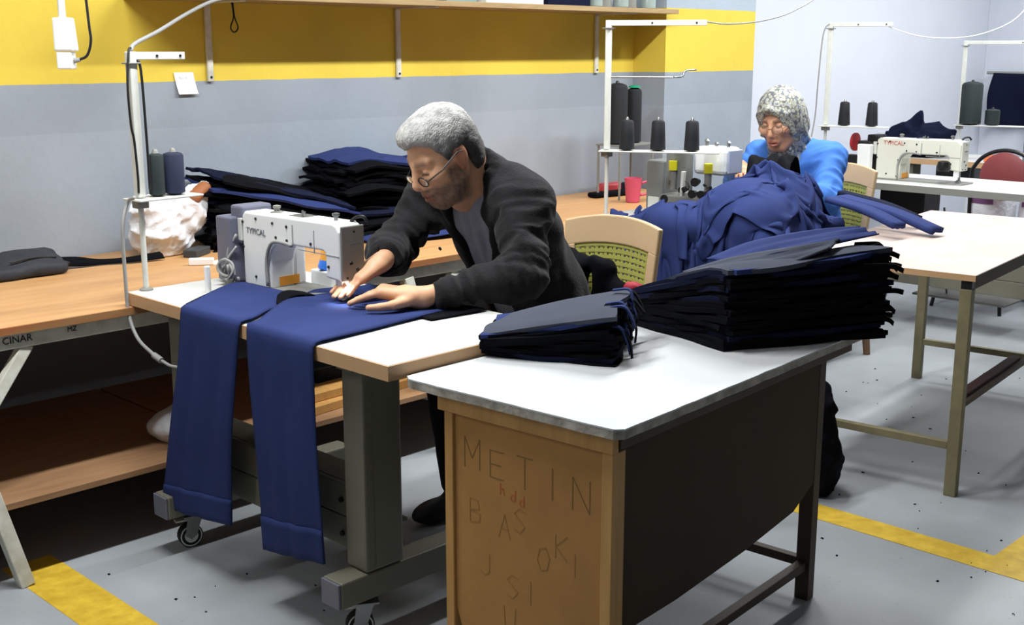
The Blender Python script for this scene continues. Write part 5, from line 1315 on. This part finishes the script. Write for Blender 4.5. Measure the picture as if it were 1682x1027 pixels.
# black waist bag with its strap
mat('bag_black', (44, 47, 54), .7, var=.25, vs_=18, bump=.3, bs=50)
t = thing('waist_bag', 'black waist bag lying flat at the left end of the bench', 'bag', (1.70, 3.95, .72))
S = SDF(); S.ell((1.66, 3.94, .755), (.135, .085, .042), None, .02); S.box((1.65, 3.92, .742), (.13, .085, .022), None, .02, .02); S.box((1.70, 3.99, .765), (.085, .04, .026), None, .015, .02)
S.fn(lambda P: .004 * vnoise(P, 40, 5), op='d'); S.fn(lambda P: .7212 - P[:, 2], .004, '^')
sdf_obj(S, (1.48, 3.8, .71), (1.84, 4.08, .83), .006, 'pouch', 'bag_black', t)
P, w = two_rail([(1.77, 3.955, .76), (1.85, 3.945, .752), (1.93, 3.93, .735), (2.02, 3.90, .735), (2.13, 3.875, .745)], [(1.77, 3.915, .735), (1.85, 3.905, .728), (1.93, 3.90, .725), (2.02, 3.86, .726), (2.13, 3.84, .727)], 24, 6, .004, 3); P[..., 2] += np.abs(w)
MB().grid(P, .005).build('strap', 'black_cloth', t, smooth=True)
MB().bar((1.78, 3.93, .75), (1.80, 3.90, .74), .03, .012).build('buckle', 'black_plastic', t, bevel=0.003)
MB().tube(bez([(1.59, 3.865, .776), (1.66, 3.862, .784), (1.75, 3.88, .774)], 5), .003, 6).build('zip', 'black_plastic', t)

# white plastic bag with brown things
mat('film_white', (226, 228, 232), .35, var=.08, vs_=25, bump=.5, bs=38)
t = thing('plastic_bag', 'crumpled white plastic bag on the bench behind the left thread stand', 'bag', (2.25, 3.94, .72))
S = SDF(); S.ell((2.19, 3.95, .80), (.115, .09, .085), None, .03); S.ell((2.26, 3.95, .87), (.10, .08, .075), None, .03); S.cap((2.30, 3.95, .9), (2.375, 3.96, .955), .05, .02, .03); S.ell((2.13, 3.94, .86), (.065, .06, .08), None, .03)
S.fn(lambda P: .028 * (np.abs(vnoise(P, 38, 9)) - .35) + .012 * (np.abs(vnoise(P, 85, 2)) - .4), op='d'); S.fn(lambda P: .7212 - P[:, 2], .004, '^')
sdf_obj(S, (2.02, 3.8, .71), (2.45, 4.12, 1.02), .0055, 'bag_film', 'film_white', t)
mat('brown_leather', (168, 104, 62), .6, var=.3)
S = SDF(); S.cap((2.31, 3.92, .925), (2.36, 3.935, .955), .028, .022, .02); S.fn(lambda P: .004 * vnoise(P, 60, 1), op='d'); sdf_obj(S, (2.25, 3.86, .87), (2.42, 4.0, 1.01), .006, 'brown_wrapping', 'brown_leather', t)
S = SDF(); S.ell((2.075, 3.885, .86), (.012, .008, .022)); sdf_obj(S, (2.04, 3.865, .82), (2.11, 3.905, .9), .003, 'dark_spot', 'black_plastic', t)
tag(MB().prism([(2.235, 3.80), (2.33, 3.86), (2.30, 3.905), (2.205, 3.845)], .7202, .748, 'z').build('dark_box', mat('box_dark', (62, 64, 66), .6), bevel=0.004), 'small dark grey case on the bench before the plastic bag', 'case')
t = thing('tape_measure', 'flat white tape lying on the bench next to the machine motor', 'tape', (2.22, 3.62, .72))
MB().prism([(2.13, 3.68), (2.20, 3.63), (2.215, 3.65), (2.145, 3.70)], .7202, .745, 'z').build('tape_roll', 'white_plastic', t, bevel=0.004)
MB().prism([(2.20, 3.63), (2.35, 3.70), (2.345, 3.72), (2.195, 3.65)], .7202, .730, 'z').build('tape_end', 'white_plastic', t, bevel=0.001)
tag(MB().lathe([(.009, 0), (.009, .078), (.006, .08)], (1.822, 3.045, .7602), 12).build('bobbin_post', 'white_plastic', smooth='auto'), 'short white plastic post standing on the man\'s table left of the machine', 'post')

# bobbins and sundries beyond the arch of the machine
t = thing('bobbin_box', 'white bobbin box with blue and orange pieces seen through the machine arch', 'box', (2.16, 2.90, .76))
MB().box(2.12, 2.2, 2.85, 2.95, .7602, .805).build('box', 'white_plastic', t, bevel=0.004)
for a, b, r0, c in ((2.135, 2.90, .018, 'blue_plastic'), (2.16, 2.875, .016, 'blue_plastic'), (2.15, 2.93, .015, 'blue_plastic')):
    MB().cone((a, b, .8055), (a + .01, b, .83), r0, r0, 12).build('bobbin', c, t)
MB().cone((2.16, 2.92, .831), (2.16, 2.92, .872), .02, .014, 12).build('spool', 'orange', t)

# things on the bench between the stations
mat('mug_pink', (204, 84, 112), .35); mat('pack_red', (214, 78, 86), .4)
t = thing('mug', 'pink mug on the bench left of the overlock machine', 'mug', (4.60, 3.695, .72))
MB().lathe([(.03, 0), (.034, .004), (.043, .118), (.0435, .12), (.040, .12), (.032, .01), (.0, .008)], (4.60, 3.695, .7203), 24).build('cup', 'mug_pink', t, smooth='auto')
MB().tube(bez([(4.632, 3.667, .815), (4.652, 3.649, .82), (4.664, 3.638, .795), (4.655, 3.646, .765), (4.628, 3.672, .755)], 5), .0065, 8).build('handle', 'mug_pink', t, smooth=True)
MB().cone((4.60, 3.695, .812), (4.60, 3.695, .814), .039, .039, 20).build('tea', mat('tea', (44, 26, 18), .2), t)
S = SDF(); S.box((4.86, 4.06, .745), (.075, .035, .022), None, .012); S.fn(lambda P: .004 * vnoise(P, 60, 3), op='d'); S.fn(lambda P: .7212 - P[:, 2], .004, '^')
tag(sdf_obj(S, (4.76, 4.0, .71), (4.97, 4.13, .79), .006, 'snack_packet', 'pack_red'), 'red packet on the bench against the wall', 'packet')
S = SDF(); S.box((4.72, 3.93, .734), (.14, .035, .014), frame((1, -.15), 0), .012); S.fn(lambda P: .7212 - P[:, 2], .004, '^')
tag(sdf_obj(S, (4.55, 3.85, .71), (4.9, 4.02, .77), .006, 'black_pouch', 'black_cloth'), 'flat black pouch on the bench in front of the red packet', 'pouch')
tag(MB().lathe([(.03, 0), (.032, .05), (.03, .055), (.01, .056)], (4.88, 3.96, .7203), 16).build('thread_spool', 'thread_navy', smooth='auto'), 'small navy thread spool on the bench behind the pink mug', 'spool')
thread_cone('navy thread cone standing on the bench between mug and overlock', 4.76, 3.62, .7203, .034, .03, .18, 'thread_navy', shape='tube')
flap('folded_cloth', 'scrap of navy cloth hanging over the left corner of the woman\'s table', [(3.93, 3.28, .785), (3.90, 3.25, .79), (3.86, 3.22, .775), (3.838, 3.20, .73)], [(3.98, 3.22, .765), (3.93, 3.18, .768), (3.87, 3.14, .765), (3.84, 3.13, .72)], 'navy', 1, wave=.01)

# things on the wall shelf
mat('carton_grey', (150, 154, 152), .7); mat('box_teal', (120, 148, 146), .5)
SZ = 1.6582
def shelf_box(nm, lab, x0, x1, y0, y1, h, m, lid=None, seed=0):
    t = thing(nm, lab, 'box', ((x0 + x1) / 2, (y0 + y1) / 2, SZ))
    MB().box(x0, x1, y0, y1, SZ, SZ + h).build('carton', m, t, bevel=0.004)
    MB().box(x0 - .003, x1 + .003, y0 - .003, y1 + .003, SZ + h * .75, SZ + h + .004).build('lid', lid or m, t, bevel=0.003)
shelf_box('shelf_carton', 'grey carton on the left half of the wall shelf', 3.30, 3.50, 3.9, 4.1, .14, 'carton_grey')
shelf_box('shelf_carton', 'pale green carton on the wall shelf left of the white one', 3.58, 3.76, 3.92, 4.1, .15, 'box_teal')
shelf_box('shelf_carton', 'white carton on the wall shelf above the man', 3.80, 4.17, 3.90, 4.12, .16, 'paper')
shelf_box('shelf_carton', 'dark blue carton on the wall shelf beside the white one', 4.20, 4.50, 3.9, 4.1, .16, 'navy_dark')
mat('jar_glass', (150, 164, 160), .2)
for i, x in enumerate((4.60, 4.70, 4.80, 4.90, 5.02)):
    tag(MB().lathe([(.03, 0), (.04, .006), (.04, .1), (.028, .12), (.028, .14), (.01, .142)], (x, 3.96 + .03 * (i % 2), SZ), 16).build('shelf_jar', 'jar_glass' if i % 2 == 0 else 'machine_grey', smooth='auto'),
        ['greenish jar next to the dark blue carton on the shelf', 'grey tin second from the dark blue carton on the shelf', 'greenish jar in the middle of the jars on the shelf', 'grey tin second from the right end of the shelf', 'greenish jar at the right end of the shelf'][i], 'jar', 'jars at the right end of the shelf')

# things under the benches
S = SDF(); S.ell((1.86, 3.33, .285), (.10, .09, .055), None, .03); S.cap((1.86, 3.33, .32), (1.87, 3.33, .36), .03, .012, .03); S.fn(lambda P: .009 * (np.abs(vnoise(P, 36, 4)) - .4) + .004 * vnoise(P, 90, 2), op='d'); S.fn(lambda P: .2412 - P[:, 2], .004, '^')
tag(sdf_obj(S, (1.72, 3.2, .23), (2.02, 3.46, .43), .006, 'plastic_bag', 'film_white'), 'small white plastic bag on the lower board under the bench', 'bag')
S = SDF(); S.ell((2.62, 3.45, .30), (.14, .1, .07), None, .03); S.ell((2.78, 3.5, .31), (.1, .1, .08), None, .04); S.fn(lambda P: .012 * (np.abs(vnoise(P, 30, 8)) - .4), op='d'); S.fn(lambda P: .2412 - P[:, 2], .004, '^')
tag(sdf_obj(S, (2.44, 3.3, .23), (2.92, 3.65, .42), .008, 'cloth_bundle', mat('cloth_slate', (70, 74, 84), .8, var=.3)), 'slate grey cloth bundle on the lower board behind the man\'s table', 'cloth')
for i, (x, y, a) in enumerate(((2.55, 3.28, .1), (2.58, 3.31, .05))):
    z0 = .2405 + i * .031
    tag(MB().box(-.3, .3, -.05, .05, 0, .03, Matrix.Translation((x, y, z0)) @ Matrix.Rotation(a, 4, 'Z')).build('wood_plank', 'pine', bevel=0.002), ['lower pine plank on the board under the bench', 'upper pine plank on the board under the bench'][i], 'plank', 'pine planks under the bench')
# small red and blue shoe tip at the lower left corner
t = thing('slipper', 'dark red and blue slipper on the floor under the bench at the left', 'slipper', (1.19, 3.36, 0))
S = SDF(); S.ell((1.19, 3.36, .045), (.055, .10, .05), None, .02); S.fn(lambda P: .016 - P[:, 2], .004, '^'); sdf_obj(S, (1.1, 3.22, 0), (1.28, 3.5, .12), .006, 'upper', mat('slipper_red', (86, 34, 38), .8), t)
MB().prism([(1.145, 3.27), (1.235, 3.27), (1.245, 3.36), (1.225, 3.46), (1.16, 3.46), (1.137, 3.36)], .0005, .016, 'z').build('sole', 'navy_dark', t, bevel=0.004)

# black sack behind the desk leg
S = SDF(); S.ell((3.43, 1.98, .10), (.10, .12, .13), None, .04); S.ell((3.41, 1.98, .24), (.075, .10, .14), None, .05); S.cap((3.40, 1.97, .33), (3.39, 2.02, .41), .055, .05, .05)
S.fn(lambda P: .022 * (np.abs(vnoise(P, 30, 4)) - .4) + .008 * vnoise(P, 60, 5), op='d'); S.fn(lambda P: .002 - P[:, 2], .004, '^')
tag(sdf_obj(S, (3.28, 1.80, -.01), (3.58, 2.16, .50), .007, 'black_sack', 'black_cloth'), 'black cloth sack on the floor behind the desk leg', 'sack')

# far stations: cloth, sacks and hanging garment
S = SDF(); S.ell((7.62, 3.70, .84), (.16, .24, .09), None, .05); S.ell((7.60, 3.62, .90), (.10, .16, .08), None, .05); S.cap((7.55, 3.80, .90), (7.6, 3.70, 1.0), .06, .05, .06); S.fn(lambda P: .045 * (np.abs(vnoise(P, 24, 6)) - .35) + .015 * vnoise(P, 55, 3), op='d'); S.fn(lambda P: .7612 - P[:, 2], .004, '^')
tag(sdf_obj(S, (7.40, 3.42, .75), (7.85, 4.0, 1.1), .011, 'cloth_heap', 'navy_dark'), 'heap of dark navy cloth on the farthest table', 'cloth')
S = SDF(); S.ell((7.55, 3.88, .80), (.08, .1, .06), None, .05); S.fn(lambda P: .02 * (np.abs(vnoise(P, 26, 7)) - .4), op='d'); S.fn(lambda P: .7612 - P[:, 2], .004, '^')
tag(sdf_obj(S, (7.42, 3.74, .75), (7.68, 4.02, .9), .01, 'cloth_scrap', mat('cloth_rose', (170, 150, 160), .8, var=.3)), 'pale rose cloth scrap left of the navy heap on the farthest table', 'cloth')
t = thing('hanging_garment', 'dark navy garment hanging by the far right wall', 'garment', (9.5, 3.78, .88))
P, w = two_rail([(9.50, 4.02, 1.27), (9.49, 4.04, 1.1), (9.5, 4.04, .86)], [(9.50, 3.42, 1.27), (9.49, 3.40, 1.1), (9.5, 3.4, .86)], 16, 30, .02, 3); P[..., 0] += w * 2
MB().grid(P, .03).build('cloth_body', 'navy_dark', t, smooth=True)
MB().cone((9.5, 4.08, 1.275), (9.5, 3.36, 1.275), .012, .012, 10).build('hanging_rod', 'cable_grey', t)
for i, (x, y, lab) in enumerate(((7.15, 2.98, 'white woven sack with purple print seen under the table behind the woman'), (7.15, 2.66, 'white woven sack nearest the right edge seen under the far table'))):
    tt = thing('woven_sack', lab, 'sack', (x, y, 0), 0, 'white woven sacks')
    S = SDF(); S.box((x, y, .33), (.14, .12, .33), None, .08, .02); S.fn(lambda P: .012 * vnoise(P, 20, 2 + i), op='d'); S.fn(lambda P: .002 - P[:, 2], .004, '^')
    sdf_obj(S, (x - .2, y - .18, -.01), (x + .2, y + .18, .72), .014, 'sack_body', 'film_white', tt)
    MB().box(x - .148, x - .143, y - .07, y + .08, .56, .60).build('print_band', mat('print_purple', (110, 70, 110), .6), tt)
tag(MB().box(7.5, 7.6, 3.05, 3.2, .7605, .80).build('orange_box', mat('orange_red', (232, 120, 72), .5), bevel=0.004), 'small orange box on the farthest table', 'box')
MBt = [o for o in bpy.data.objects if o.get('label', '').startswith('long white machine table')][0]
MB().box(5.985, 5.989, 2.62, 2.98, .32, .375).build('caution_label', 'yellow_line', MBt)
MB().box(5.985, 5.989, 2.98, 3.15, .32, .375).build('caution_label', 'paper', MBt)
